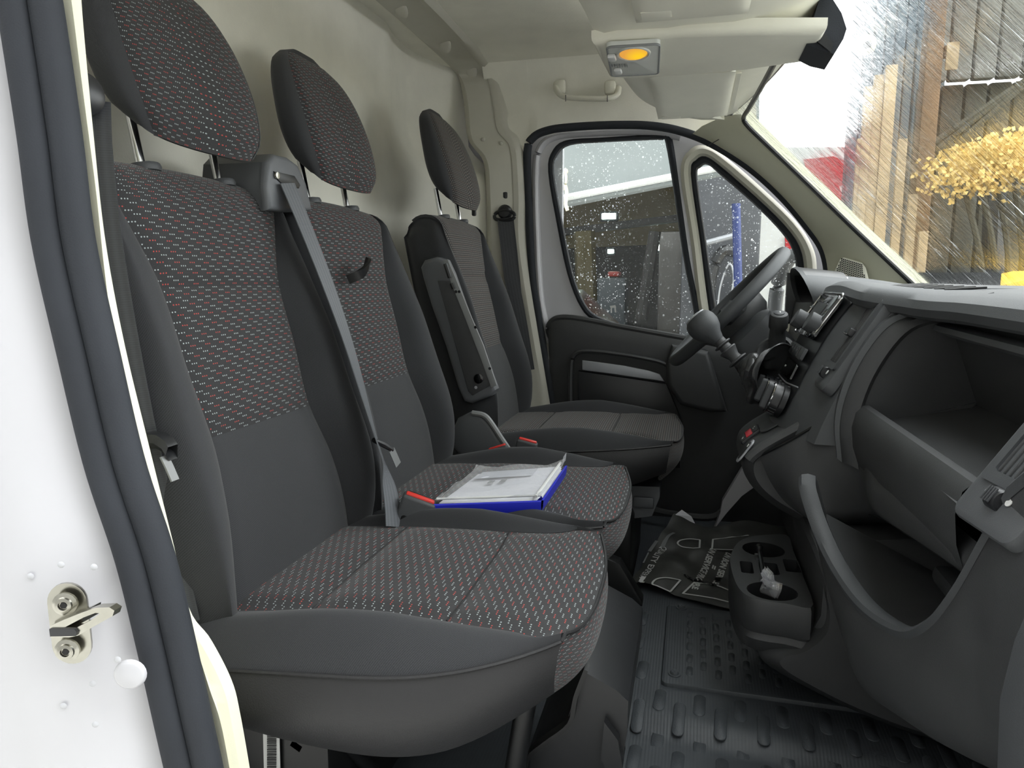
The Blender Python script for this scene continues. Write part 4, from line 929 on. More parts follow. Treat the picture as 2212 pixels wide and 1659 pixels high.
# tray in the console, red hazard style switch block, key slot
o, n_, u_ = oncon(.27, .02, .002); obj('console_tray', prism(rr(.085, .075, .02, 5), o, (0, -1, 0), u_, .003, .001), DARKG, dash)
o, n_, u_ = oncon(.385, .035, .0); sb = obj('switch_block', prism(rr(.052, .048, .004, 3), o, (0, -1, 0), u_, .006, .0015), BLACKS, dash)
obj('red_switch', prism(rr(.046, .015, .002, 2), o+n_*.006, (0, -1, 0), u_, .002, .0007), REDSW, sb)
for k in (-1, 1): obj('black_switch', prism(rr(.046, .013, .002, 2, 0, k*.0155), o+n_*.006, (0, -1, 0), u_, .0018, .0006), BLACKM, sb)
for (a, b) in [(-.010, .017), (-.004, .013), (.008, -.014), (.012, -.016)]: obj('symbol', prism(rr(.006, .002, .0005, 1, a, b), o+n_*.0079, (0, -1, 0), u_, .0003), PRINT, sb)
o, n_, u_ = oncon(.44, -.055, .002); ks = obj('coin_tray', prism(rr(.028, .055, .012, 5), o, (0, -1, 0), u_, .003, .001), SILVER, dash)
obj('coin_tray_well', prism(rr(.018, .042, .008, 5), o+n_*.0031, (0, -1, 0), u_, .0006), BLACKM, ks)
obj('tray_symbol', prism(rr(.008, .007, .001, 2), o+n_*.0036+u_*.012, (0, -1, 0), u_, .0004), PRINT, ks)
# pillar below the console
pp = cr([V((1.06, .40, 0)), V((1.035, .36, 0)), V((1.045, .30, 0)), V((1.04, .25, 0)), V((1.0, .205, 0)), V((.955, .185, 0)), V((.955, .160, 0)), V((1.02, .125, 0)), V((1.12, .085, 0)), V((1.25, .05, 0)), V((1.36, .05, 0)), V((1.36, .40, 0))], 44, True)
slab([(p.x, p.y) for p in pp], -.262, .14, .06, BLACKP, 'console_pillar', 12)
# --- cup holder tray
cz = .282
cup_px = [(1577, 1212), (1582, 1190), (1595, 1171), (1615, 1161), (1645, 1156), (1700, 1156), (1712, 1185), (1735, 1245), (1756, 1310), (1700, 1304), (1655, 1298), (1622, 1290), (1600, 1275), (1586, 1250)]
co = cr([at(x, y, z=cz) for x, y in cup_px], 48, True)
def cpt(px, py): return at(px, py, z=cz)
h1 = [cpt(1649, 1187)+V((.043*math.cos(a), .043*math.sin(a), 0)) for a in [2*math.pi*i/22 for i in range(22)]]
h2 = [cpt(1668, 1277)+V((.045*math.cos(a), .040*math.sin(a), 0)) for a in [2*math.pi*i/22 for i in range(22)]]
c3 = cpt(1661, 1228); h3 = [c3+V((a, b, 0)) for a, b in rr(.036, .060, .006, 3)]
c4_ = cpt(1613, 1225); h4 = [c4_+V((a, b, 0)) for a, b in rr(.024, .060, .005, 3)]
c5 = cpt(1711, 1222); h5 = [c5+V((a, b, 0)) for a, b in rr(.030, .065, .004, 3)]
ct = obj('cup_holder', holed(co, [h1, h2, h3, h4, h5], (0, 0, -1), .002), BLACKP, dash, smooth=False)
cc = sum(co, V((0, 0, 0)))/len(co)
ow = [[p, p+(p-cc)*.02+V((0, 0, -.006)), p+(p-cc)*.025+V((0, 0, -.03)), p+(p-cc)*.02+V((0, 0, -.058)), p+(cc-p)*.01+V((0, 0, -.064))] for p in co+[co[0]]]
obj('cup_holder_wall', loft(ow), BLACKP, ct)
ow2 = [[p+(cc-p)*.02+V((0, 0, -.062)), p+(p-cc)*.02+V((0, 0, -.075)), p+(cc-p)*.05+V((0, 0, -.10)), p+(cc-p)*.30+V((.03, 0, -.13)), p+(cc-p)*.6+V((.06, 0, -.15))] for p in co+[co[0]]]
obj('cup_holder_base', loft(ow2), BLACKP, ct)
half = [p for p in co+[co[0]]]
st = []
order = sorted(range(len(co)), key=lambda i: math.atan2(co[i].y-cc.y, co[i].x-cc.x))
k0 = min(range(len(co)), key=lambda i: (co[i]-at(1645, 1156, z=cz)).length); k1 = min(range(len(co)), key=lambda i: (co[i]-at(1752, 1306, z=cz)).length)
seq = []; i = k0; d_ = -1 if (k0-k1) % len(co) < (k1-k0) % len(co) else 1
while True:
    seq.append(co[i]);
    if i == k1: break
    i = (i+d_) % len(co)
for p in seq:
    o_ = (p-cc); o_.z = 0; o_.normalize()
    st.append(cr([V((p.x, p.y, .222))-o_*.004, V((p.x, p.y, .212))+o_*.008, V((p.x, p.y, .190))+o_*.004, V((p.x, p.y, .168))-o_*.012, V((p.x+.03, p.y, .150))-o_*.035, V((p.x+.10, p.y, .128))-o_*.03, V((1.30, p.y*.8, .09))], 20))
for (x, y, zt_) in [(1.046, -.248, .27), (1.046, -.254, .34), (1.036, -.258, .42), (1.012, -.260, .49)]:
    p = V((x, y, zt_)); st.append([skin(p, q/20) for q in range(21)])
obj('console_body', loft(st), BLACKP, dash)
for hh, dep in ((h1, .065), (h2, .065), (h3, .05), (h4, .03), (h5, .035)):
    c_ = sum(hh, V((0, 0, 0)))/len(hh); vs, fs = loft([hh+[hh[0]], [p.lerp(c_, .08)+V((0, 0, -dep)) for p in hh+[hh[0]]], [c_+V((0, 0, -dep))]*(len(hh)+1)]); obj('cup_well', (vs, fs), BLACKS, ct)
# --- instrument binnacle and steering column shroud
hood = []
for i in range(13):
    a = R(-10+200*i/12); hood.append((.115*math.cos(a), .085*math.sin(a)))
rows = []
for k, (xx, sc_) in enumerate([(1.095, .97), (1.085, 1.03), (1.10, 1.08), (1.18, 1.05), (1.30, .90), (1.42, .6)]):
    rows.append([V((xx-.03*(b/.085), .46+a*sc_*1.35, .800+b*sc_*(1-.10*k))) for a, b in hood])
obj('binnacle_hood', loft(rows), DASHTOP, dash)
rows = [[V((1.096-.03*(b/.085), .46+a*.95*1.35, .800+b*.95)) for a, b in hood], [V((1.17, .46+a*.85*1.35, .800+b*.80)) for a, b in hood]]
obj('binnacle_throat', loft(rows), BLACKS, dash)
obj('instrument_glass', prism([(a*1.15, b*.8) for a, b in hood], (1.165, .46, .80), (0, -1, 0), (.15, 0, 1), .004), GLOSS, dash)
obj('driver_fascia', grid(lambda u, v: V((1.08+.06*math.sin(v*3)*0+.05*v, .24+.70*u, .50+.30*v)), 8, 8), BLACKP, dash)
obj('knee_panel', grid(lambda u, v: V((1.10-.02*v, .13+.8*u, .12+.40*v)), 8, 8), BLACKP, dash)
# ================================================================ steering wheel and column
wc = V((.900, .46, .775)); wa = V((-.735, 0, .68)).normalized(); wu = V((.68, 0, .735)).normalized(); wy = V((0, 1, 0))
sw = thing('steering_wheel', 'dark grey steering wheel seen nearly edge on in front of the driver seat', 'steering wheel', wc)
obj('rim', tube([wc+wu*(.192*math.cos(a))+wy*(.192*math.sin(a)) for a in [2*math.pi*i/64 for i in range(64)]], .0165, 14, closed=True, up=tuple(wa)), DARKG, sw)
hub = [(.0, .030), (.05, .028), (.075, .018), (.082, .0), (.078, -.03), (.05, -.06), (.045, -.09)]
obj('hub', lathe([(r, -.03+h) for r, h in hub], wc, wa, 28), BLACKP, sw)
for a0 in (R(90), R(-90), R(180)):
    d = wu*math.cos(a0)+wy*math.sin(a0); w_ = wa.cross(d)
    obj('spoke', loft([[wc+d*r+wa*(z0)+w_*(s*hw) for s, z0 in ((-1, zz-.008), (-.7, zz+.004), (.7, zz+.004), (1, zz-.008), (.7, zz-.016), (-.7, zz-.016))] for r, hw, zz in ((.06, .040, -.018), (.11, .030, -.012), (.16, .026, -.004), (.19, .030, 0))], True), BLACKP if a0 != R(180) else SILVER, sw)
col = thing('steering_column', 'dark plastic steering column shroud with a stalk switch', 'steering column', V((1.0, .46, .65)))
sh = []
for k, (d, s, lo) in enumerate([(.055, .7, 0), (.075, .95, 0), (.12, 1.0, .01), (.18, 1.05, .02), (.27, 1.0, .0)]):
    c = wc-wa*d; sh.append([c+wy*(a*s)+wu*(b*s-lo) for a, b in cr([V((.105, .0, 0)), V((.10, .045, 0)), V((.06, .068, 0)), V((-.06, .068, 0)), V((-.10, .045, 0)), V((-.105, 0, 0)), V((-.10, -.06, 0)), V((-.05, -.085, 0)), V((.05, -.085, 0)), V((.10, -.06, 0))], 40, True) for a, b in [(a, b)]] if False else [c+wy*(q.x*s)+wu*(q.y*s-lo) for q in cr([V((.105, .0, 0)), V((.10, .045, 0)), V((.06, .068, 0)), V((-.06, .068, 0)), V((-.10, .045, 0)), V((-.105, 0, 0)), V((-.10, -.06, 0)), V((-.05, -.085, 0)), V((.05, -.085, 0)), V((.10, -.06, 0))], 40, True)])
vs, fs = loft(sh, True); fs.append(tuple(range(40))); obj('shroud', (vs, fs), DARKG, col)
obj('shroud_screw', lathe([(.008, 0), (.007, .002), (0, .001)], wc-wa*.15+V((0, -.108, -.01)), (0, -1, 0), 14), BLACKM, col)
# stalk with a press button, pointing up towards the camera side
s0, s1 = at(1676, 764, y=.29), at(1684, 668, y=.245); sd = (s1-s0).normalized()
obj('stalk_base', lathe([(.045, -.015), (.050, .0), (.048, .012), (.040, .016), (.034, .010), (.030, .004), (0, .004)], s0-sd*.004, V((-.35, -.7, .55)), 30), BLACKP, col)
stk = obj('stalk', lathe([(.021, -.02), (.020, .02), (.019, .050), (.018, .066), (.0215, .072), (.0215, .098), (.0195, .105), (.0165, .107), (0, .107)], s0, sd, 26), BLACKP, col)
pb_ = obj('stalk_button', lathe([(.0125, 0), (.0120, .0025), (.010, .0035), (0, .0038)], s0+sd*.1065, sd, 22), DARKG, stk)
sx_, sy_, _ = axes(V((1, .3, 0)), V((0, .4, .9))); obj('button_symbol', prism(rr(.007, .006, .001, 2), s0+sd*.1101, sd.cross(V((1, 0, .2))), V((1, 0, .2)), .0003), PRINT, pb_)

# ================================================================ gear lever
gl = thing('gear_lever', 'black gear lever with ringed collar and wrinkled leather gaiter on the dash console', 'gear lever', at(1625, 820, y=.16))
kn0, kn1 = at(1585, 775, y=.18), at(1513, 700, y=.20)
gd = (kn1-kn0).normalized(); kb = at(1568, 757, y=.185)
KN = [(.015, -.006), (.018, .0), (.022, .010), (.031, .022), (.0365, .036), (.0365, .050), (.033, .062), (.024, .071), (.010, .075), (0, .0755)]
knob = obj('knob', lathe(KN, at(1547, 733, y=.188), gd, 26), DARKG, gl)
obj('knob_cap', lathe([(.026, 0), (.025, .003), (.015, .0055), (0, .006)], at(1547, 733, y=.188)+gd*.069, gd, 24), SILVER, knob)
c0 = at(1597, 782, y=.178)
obj('collar', lathe([(.012, -.02), (.014, 0), (.024, .004), (.024, .007), (.014, .010), (.013, .018), (.020, .034), (.0215, .036), (.021, .039), (.014, .041), (.0135, .050), (.021, .053), (.021, .056), (.014, .058), (.014, .085)], c0, gd, 24), BLACKP, gl)
# gaiter: folded sock between collar and console
def gaiter():
    a = c0-gd*.012; b = at(1680, 812, y=.10); rows = []
    for k in range(25):
        t = k/24; c = a.lerp(b, t)+V((0, -.03*math.sin(t*math.pi), -.020*math.sin(t*math.pi)*(1-t)+.010*math.sin(t*9))); r = .016+.050*t**.8
        row = []
        for i in range(36):
            an = 2*math.pi*i/36; rr_ = r*(1+.16*math.sin(3*an+7*t)*math.sin(t*math.pi)**.5+.10*math.sin(5*an-11*t+1)*math.sin(t*math.pi)+.09*math.sin(t*26)*(1-t)); s_, t_, _ = frame(b-a, (0, 1, 0)); row.append(c+s_*(rr_*math.cos(an))+t_*(rr_*.9*math.sin(an)))
        rows.append(row)
    return loft(rows, True)
obj('gaiter', gaiter(), LEATHER, gl)
obj('gaiter_fold', tube(cr([at(1600, 812, y=.13), at(1612, 790, y=.12), at(1628, 774, y=.13), at(1620, 800, y=.10), at(1604, 830, y=.11)], 18, False), [.004+.010*math.sin(math.pi*i/18) for i in range(19)], 10), LEATHER, gl)
for i in range(7):
    a = R(-60+i*25); s_, t_, _ = frame(gd); p = c0-gd*.018
    obj('gather', tube([p+s_*(.013*math.cos(a))+t_*(.013*math.sin(a)), p-gd*.016+s_*(.022*math.cos(a))+t_*(.022*math.sin(a))], .0028, 6), LEATHER, gl)

# ================================================================ overhead shelf, lamp, visors, handle
oc = thing('overhead_console', 'greige moulded overhead console above the windscreen', 'overhead console', V((.80, 0, 1.30)))
def ohx(y): return itp([(-.9, .60), (-.35, .585), (-.10, .605), (.10, .612), (.30, .625), (.50, .655), (.64, .72), (.72, .80)], y)
def ohrow(y):
    x = ohx(y); zr = zroof(y)-.05; zb = 1.305-.022*math.exp(-((y+.01)/.16)**4)+.0*y; xf = ws(min(1, max(0, (y+.8)/1.6)), 0).x-.012
    zf = 1.318+.03*(1-(y/.78)**2)
    return [V((x-.10, y, zr)), V((x-.045, y, zr-.06)), V((x-.018, y, zb+.11)), V((x-.004, y, zb+.05)), V((x+.012, y, zb+.012)), V((x+.035, y, zb)), V((x+.08, y, zb-.002)), V((.75+.0*x, y, zb-.004)) if x < .66 else V((x+.10, y, zb-.003)), V((.86, y, zb+.004)), V((.90, y, zb+.012)), V((max(.915, xf-.03), y, (zb+zf)/2+.01)), V((xf, y, zf))]
ys = [-.9+1.60*i/50 for i in range(51)]
obj('moulding', loft([ohrow(y) for y in ys]+[[V((p.x, .735, p.z+.03)) for p in ohrow(.70)]]), GREIGEP, oc)
# raised middle pod carrying the lamp, running forward to the glass
pod = [(.612, -.135), (.66, -.150), (.78, -.150), (.90, -.13), (1.02, -.10), (1.02, .07), (.90, .105), (.78, .115), (.66, .11), (.618, .09)]
obj('lamp_pod', prism([(a, -b) for a, b in pod], (0, 0, 1.300), (1, 0, 0), (0, -1, 0), .026, .014, 4), GREIGEP, oc)
lampc = (at(1310, 97, z=1.268)+at(1412, 100, z=1.268)+at(1424, 152, z=1.268)+at(1332, 158, z=1.268))/4
dl = thing('dome_lamp', 'lit amber roof lamp with two small switches in the overhead console', 'lamp', lampc)
LX, LY = V((1, .06, 0)), V((-.02, -1, 0)); lx, ly, ln = axes(LX, LY)
obj('housing', prism(rr(.096, .190, .010, 4), lampc+V((0, 0, .006)), lx, ly, .010, .003), LGREY, dl)
obj('housing_rim', tube([lampc+lx*a+ly*b-V((0, 0, .003)) for a, b in rr(.094, .188, .010, 5)], .0022, 6, closed=True), GREYP, dl)
AMB = N('glowing amber lens'); e_ = AMB.a('ShaderNodeEmission'); tc_ = AMB.a('ShaderNodeTexCoord').outputs['Generated']; g_ = AMB.a('ShaderNodeTexGradient', gradient_type='SPHERICAL')
mp_ = AMB.a('ShaderNodeMapping'); mp_.inputs['Location'].default_value = (-1.35, -1.0, -.5); mp_.inputs['Scale'].default_value = (2.2, 2, 1); AMB.l(tc_, mp_.inputs[0]); AMB.l(mp_.outputs[0], g_.inputs[0])
AMB.l(AMB.ramp(g_.outputs[1], .0, .55, c4((226, 160, 70)), c4((255, 205, 40))), e_.inputs[0]); e_.inputs[1].default_value = .17
AMBL = AMB.out(e_.outputs[0])
lc = at(1368, 118, z=1.262)
LENS = lathe([(1, 0), (.96, .3), (.8, .62), (.5, .88), (.2, .98), (0, 1)], (0, 0, 0), (0, 0, -1), 28)
obj('lens', ([lc+lx*(v.x*.026)+ly*(v.y*.034)+V((0, 0, v.z*.008+.003)) for v in LENS[0]], LENS[1]), AMBL, dl)
obj('lens_bezel', tube([lc+lx*(.029*math.cos(a))+ly*(.037*math.sin(a))+V((0, 0, .002)) for a in [2*math.pi*i/30 for i in range(30)]], .003, 8, closed=True), LGREY, dl)
for px, py in ((1322, 125), (1335, 154)): obj('switch', rbox(at(px, py, z=1.260), (.015, .026, .008), .003), PRINT, dl)
for i in range(7): obj('grille_rib', rbox(at(1322+i*5.5, 142, z=1.262), (.0016, .014, .003), .0004), GREYP, dl)
def visor(name, lab, cx, cy, w, l, z):
    t = thing(name, lab, 'sun visor', V((cx, cy, z)), 'sun visors')
    rows = []
    def pt(u, v):
        a, b = -1+2*u, -1+2*v; th = .010*(1-abs(a)**6)*(1-abs(b)**6); return a, b, th
    top = grid(lambda u, v: V((cx+math.copysign(abs(-1+2*u)**.8, -1+2*u)*w/2, cy+math.copysign(abs(-1+2*v)**.8, -1+2*v)*l/2, z-.004-.009*((1-abs(-1+2*u)**8)*(1-abs(-1+2*v)**8)))), 20, 20)
    obj('pad', join(top, prism(rr(w, l, .02, 4), (cx, cy, z-.004), (1, 0, 0), (0, 1, 0), .014, .003)), GREIGEP, t)
    obj('hinge_pin', tube([V((cx+w/2-.012, cy-l/2+.02, z)), V((cx+w/2-.012, cy-l/2-.02, z+.004))], .006, 10), GREIGEP, t); obj('clip_recess', rbox((cx+w/2+.008, cy, z+.004), (.012, l*.8, .004), .001), GREIGEP, t)
    obj('ticket_strap', rbox((cx-w*.30, cy+l*.38, z-.012), (.05, .03, .002), .0008), GREIGEP, t)
visor('sun_visor', 'greige sun visor folded up on the driver side of the lamp', .79, .385, .185, .43, 1.296)
visor('sun_visor', 'greige sun visor folded up on the passenger side of the lamp, nearest the camera', .79, -.42, .185, .46, 1.292)
gh = thing('grab_handle', 'greige folding grab handle on the lining above the driver door', 'grab handle', at(1265, 200, y=.86))
hp_ = cr([at(1202, 180, y=.895), at(1203, 195, y=.865), at(1218, 209, y=.850), at(1265, 213, y=.847), at(1312, 213, y=.850), at(1332, 205, y=.865), at(1336, 190, y=.895)], 30)
obj('grip', tube(hp_, .0105, 10, flat=.8), GREIGEP, gh)
for a in ((1210, 188), (1318, 190)): obj('mount', rbox(at(*a, y=.885), (.036, .03, .045), .010), GREIGEP, gh)
for a in ((1222, 212), (1312, 213)): obj('grip_joint', tube([at(a[0], a[1]-7, y=.838), at(a[0], a[1]+7, y=.838)], .0012, 6), DARKG, gh)
# dark sensor cover at the windscreen's top middle
mc = [(1748, 72), (1772, -8), (1795, -8), (1818, 28), (1829, 62), (1822, 84), (1802, 117), (1770, 106), (1742, 96)]
sc2 = thing('sensor_cover', 'dark grey sensor cover at the top of the windscreen', 'cover', at(1790, 60, y=.0))
obj('shell', solid([at(x, y, y=-.05) for x, y in mc], (0, 1, 0), .11, .010, 3), RUBBER, sc2)
obj('step', solid([at(x, y, y=-.056) for x, y in [(1752, 80), (1765, 60), (1775, 62), (1800, 95), (1795, 112)]], (0, 1, 0), .02, .003), BLACKS, sc2)

# ================================================================ seat belts
# middle seat: guide tower between the bench backrests
bt = thing('centre_belt_tower', 'dark grey plastic belt tower between the two bench backrests', 'belt tower', at(610, 440, x=.10))
tw_px = [(568, 455), (562, 405), (566, 350), (580, 333), (610, 340), (632, 356), (650, 395), (664, 455), (648, 458), (612, 458)]
obj('shell', solid([at(x, y, x=.125) for x, y in tw_px], (-1, 0, 0), .11, .0), MIDG, bt)
obj('front_shell', solid([at(x, y, x=.128) for x, y in tw_px], (1, 0, 0), .012, .008, 3), MIDG, bt)
obj('belt_slot', solid([at(x, y, x=.1385) for x, y in [(588, 370), (632, 380), (645, 400), (642, 407), (606, 398), (596, 388)]], (1, 0, 0), .004, .001), BLACKM, bt)
obj('bolt', lathe([(.006, 0), (.0055, .003), (0, .0035)], at(597, 379, x=.142), (1, 0, 0), 10), STEEL, bt)
sb1 = thing('centre_seat_belt', 'grey seat belt hanging from the belt tower across the middle seat', 'seat belt', at(850, 1130, x=.33))
wp = [(621, 396, .146), (652, 470, .165), (690, 565, .190), (727, 665, .215), (757, 755, .238), (785, 850, .262), (808, 930, .282), (832, 1010, .300), (846, 1080, .318), (852, 1138, .330)]
path = cr([at(x, y, x=xx) for x, y, xx in wp], 50)
wv = []
for k in range(51):
    t = k/50; ang = itp([(0, 0), (.25, -4), (.45, -12), (.6, -21), (.7, -27), (.76, -26), (.84, -2), (1, 8)], t); wv.append(V((math.sin(R(ang))*.95, math.cos(R(ang)), -.0)))
obj('webbing', band(path, wv, .047, .0016), WEB, sb1)
tg = obj('tongue', tube([at(806, 950, x=.285), at(828, 960, x=.295), at(848, 972, x=.305)], [.004, .0055, .004], 8), BLACKS, sb1); obj('tongue_plate', band([at(846, 972, x=.305), at(853, 988, x=.307), at(860, 1004, x=.308)], V((.3, 1, 0)), .014, .0022), PLATEG, tg)
# passenger's own belt on the pillar
sb0 = thing('passenger_seat_belt', 'dark seat belt hanging down the pillar beside the passenger seat', 'seat belt', at(400, 1340, y=-.85))
obj('upper_guide', lathe([(.010, -.02), (.020, -.012), (.024, 0), (.022, .008), (.015, .013), (0, .015)], at(172, 203, y=-.865), V((.75, -.3, 0)), 24), BLACKS, sb0)
path = cr([at(186, 215, y=-.85), at(192, 330, y=-.848), at(214, 520, y=-.842), at(248, 720, y=-.835), at(290, 930, y=-.828), at(334, 1120, y=-.822), at(388, 1350, y=-.82)], 40)
obj('webbing', band(path, V((.8, .45, 0)), .047, .0016), WEBD, sb0)
obj('webbing_return', band([p+V((-.014, -.004, 0)) for p in path], V((.8, .3, 0)), .047, .0016), WEBD, sb0)
tg = obj('tongue', loft([[at(x, y, y=-.825)+V((0, -.010, 0)), at(x, y+16, y=-.825)+V((0, -.014, 0)), at(x, y+30, y=-.825)+V((0, -.008, 0)), at(x, y+30, y=-.825)+V((0, .006, 0)), at(x, y, y=-.825)+V((0, .006, 0))] for x, y in ((306, 938), (325, 934), (350, 936), (368, 948), (376, 962))], True), BLACKS, sb0)
obj('tongue_plate', band([at(354, 985, y=-.835), at(366, 1010, y=-.835), at(378, 1038, y=-.835)], V((0, 1, 0)), .012, .0022), PLATEG, tg)
# driver's belt
sb2 = thing('driver_seat_belt', 'dark seat belt hanging from the pillar anchor behind the driver seat', 'seat belt', at(1110, 640, y=.84))
an = at(1091, 458, y=.852)
obj('anchor_cover', lathe([(.024, -.008), (.024, .006), (.018, .013), (0, .015)], an, (0, -1, 0), 20), BLACKS, sb2)
obj('guide_loop', tube(cr([an+V((-.030, -.006, -.004)), an+V((-.034, -.008, -.018)), an+V((-.020, -.010, -.026)), an+V((.020, -.010, -.026)), an+V((.034, -.008, -.018)), an+V((.030, -.006, -.004)), an+V((.0, -.010, .004))], 24, True), .006, 8, closed=True), BLACKS, sb2)
obj('webbing', band(cr([an+V((0, -.010, -.02)), at(1095, 520, y=.838), at(1105, 600, y=.832), at(1122, 690, y=.825), at(1140, 800, y=.82)], 20), V((1, .2, 0)), .047, .0016), WEBD, sb2)
obj('webbing_return', band([an+V((.008, -.004, -.02)), at(1105, 560, y=.85), at(1125, 760, y=.85)], V((1, .1, 0)), .044, .0016), WEBD, sb2)
obj('belt_clip', rbox(at(1024, 456, y=.66), (.014, .012, .030), .004), BLACKS, sb2)
# buckles
def buckle(name, lab, top, d, side, L=.085, w=.052, t=.024):
    b = thing(name, lab, 'buckle', V(top)-V(d).normalized()*L, 'seat belt buckles'); d = V(d).normalized(); s = V(side); s = (s-d*s.dot(d)).normalized(); n = d.cross(s); Mx = Matrix((s, n, d)).transposed()
    body = obj('body', rbox(V(top)-d*(L/2), (w, t, L), .005, Mx, 3), DARKG, b)
    obj('red_button', rbox(V(top)+d*.0005-n*.0, (w*.86, t*.46, .006), .002, Mx), RED, b)
    obj('slot', rbox(V(top)+d*.001+n*(t*.34), (w*.7, t*.12, .004), .0008, Mx), BLACKM, b)
    return b, s, n, d
bt_, s_, n_, d_ = buckle('belt_buckle', 'dark belt buckle with red button standing beside the blue folder', at(908, 1076, y=-.385), V((.38, .12, 1)), V((.92, .30, -.42)), .10, .060, .030)
ctr = V(bt_.location)+d_*.045
sgn = 1 if n_.dot(CAM-ctr) > 0 else -1
pl = obj('label_recess', prism(rr(.040, .042, .004, 3), ctr+n_*(sgn*.0150), s_, d_, .0006*sgn), BLACKM, bt_, smooth=False)
ex_ = s_ if s_.dot(RT) > 0 else -s_
for i, w_ in enumerate((.026, .028, .012)):
    for q in range(int(w_/.004)): obj('moulded_letter', rbox(ctr+n_*(sgn*.0158)+d_*(.010-i*.009)+ex_*(-.014+q*.004), (.0022, .0006, .0045), 0, Matrix((s_, n_, d_)).transposed()), DARKG, pl, smooth=False) if q % 4 != 3 else None
obj('stalk_tip', rbox(at(868, 1134, y=-.34), (.012, .006, .010), .002), PRINT, bt_)
buckle('belt_buckle', 'belt buckle with red button in the gap beside the driver recliner cover', at(1074, 966, y=.115), V((-.35, .0, 1)), V((1, .1, .35)), .08, .050, .022)
buckle('belt_buckle', 'tilted belt buckle with red button against the driver cushion side', at(1140, 952, y=.165), V((.25, -.05, 1)), V((.95, .1, -.30)), .09, .052, .024)

# ================================================================ document folder
df = thing('document_folder', 'blue and clear plastic document folder with papers lying on the middle seat', 'folder', at(1080, 1060, z=.455))
fa, fb, fc, fdd = at(940, 1100, z=.452), at(1168, 1092, z=.456), at(1219, 1017, z=.470), at(1030, 1030, z=.458)
def fq(u, v, z=0, s=1.0):
    c = (fa+fb+fc+fdd)/4; p = fa.lerp(fb, u).lerp(fdd.lerp(fc, u), v); p = c+(p-c)*s; return V((p.x, p.y, p.z+z))
BLUE = mat('royal blue plastic', (34, 42, 176), .35, var=.06); PAPER = mat('white paper', (232, 232, 236), .7, var=.02)
CLEAR = N('clear plastic sleeve'); tr_ = CLEAR.a('ShaderNodeBsdfTransparent'); tr_.inputs[0].default_value = (.94, .95, .97, 1); gs = CLEAR.a('ShaderNodeBsdfGlossy'); gs.inputs['Roughness'].default_value = .12; df_ = CLEAR.a('ShaderNodeBsdfDiffuse'); df_.inputs[0].default_value = (.8, .8, .82, 1)
nz_ = CLEAR.noise(CLEAR.a('ShaderNodeTexCoord').outputs['Object'], 30, 3); bb_ = CLEAR.a('ShaderNodeBump'); bb_.inputs['Strength'].default_value = .6; bb_.inputs['Distance'].default_value = .004; CLEAR.l(nz_, bb_.inputs['Height']); CLEAR.l(bb_.outputs[0], gs.inputs['Normal'])
m1 = CLEAR.a('ShaderNodeMixShader'); m1.inputs[0].default_value = .18; CLEAR.l(tr_.outputs[0], m1.inputs[1]); CLEAR.l(gs.outputs[0], m1.inputs[2]); m2 = CLEAR.a('ShaderNodeMixShader'); m2.inputs[0].default_value = .22; CLEAR.l(m1.outputs[0], m2.inputs[1]); CLEAR.l(df_.outputs[0], m2.inputs[2]); CLEARM = CLEAR.out(m2.outputs[0])
obj('back_cover', grid(lambda u, v: fq(u, v, -.004+.010*abs(2*v-1)**6*.0+.012*max(0, u-.93)/.07+.010*max(0, .06-v)/.06*(.3+.7*u), 1.02), 24, 24), BLUE, df)
obj('cover_edge', loft([[fq(u, 0, -.012, 1.02), fq(u, -.012, -.004, 1.02), fq(u, -.010, .008, 1.02), fq(u, .0, .010, 1.015)] for u in [i/20 for i in range(21)]]), BLUE, df)
obj('cover_end', loft([[fq(1, v, -.012, 1.02), fq(1.012, v, -.004, 1.02), fq(1.02, v, .010, 1.02), fq(1.0, v, .010, 1.015)] for v in [i/20 for i in range(21)]]), BLUE, df)
for i in range(4):
    ppr = obj('paper', grid(lambda u, v: fq(u, v, .0015+i*.0025+.002*math.sin(3*u+2*v+i), .965-.006*i), 8, 8), PAPER, df)
pz = .0125
for (u0, v0, u1, v1) in [(.30, .52, .36, .60), (.42, .54, .48, .62)]:
    obj('printed_mark', solid([fq(u0, v0, pz), fq(u1, v0, pz), fq(u1, v1, pz), fq(u0, v1, pz)], (0, 0, 1), .0003), GREYP, ppr, smooth=False)
obj('printed_block', solid([fq(.10, .70, pz), fq(.72, .70, pz), fq(.72, .93, pz), fq(.10, .93, pz)], (0, 0, 1), .0003), mat('pale grey print', (205, 206, 212), .7), ppr, smooth=False)
obj('clear_sleeve', grid(lambda u, v: fq(u, v, .0165+.0022*math.sin(9*u+4*v)+.0016*math.sin(17*v-6*u)+.010*max(0, v-.9)/.1*max(0, u-.8)/.2+.012*max(0, v-.88)/.12*max(0, .25-u)/.25, 1.01), 36, 36), CLEARM, df)
obj('zip_strip', tube([fq(.955, v, .017, 1.0) for v in [i/20 for i in range(21)]], .0028, 6), PRINT, df)
obj('zip_strip', tube([fq(u, .03, .0165, 1.0) for u in [i/20 for i in range(21)]], .0022, 6), PRINT, df)
obj('corner_flap', solid([fq(.98, .96, .016), fq(1.01, 1.02, .020), fq(1.015, 1.03, .036), fq(.99, .99, .030)], (0, -1, 0), .0006), CLEARM, df, smooth=False)

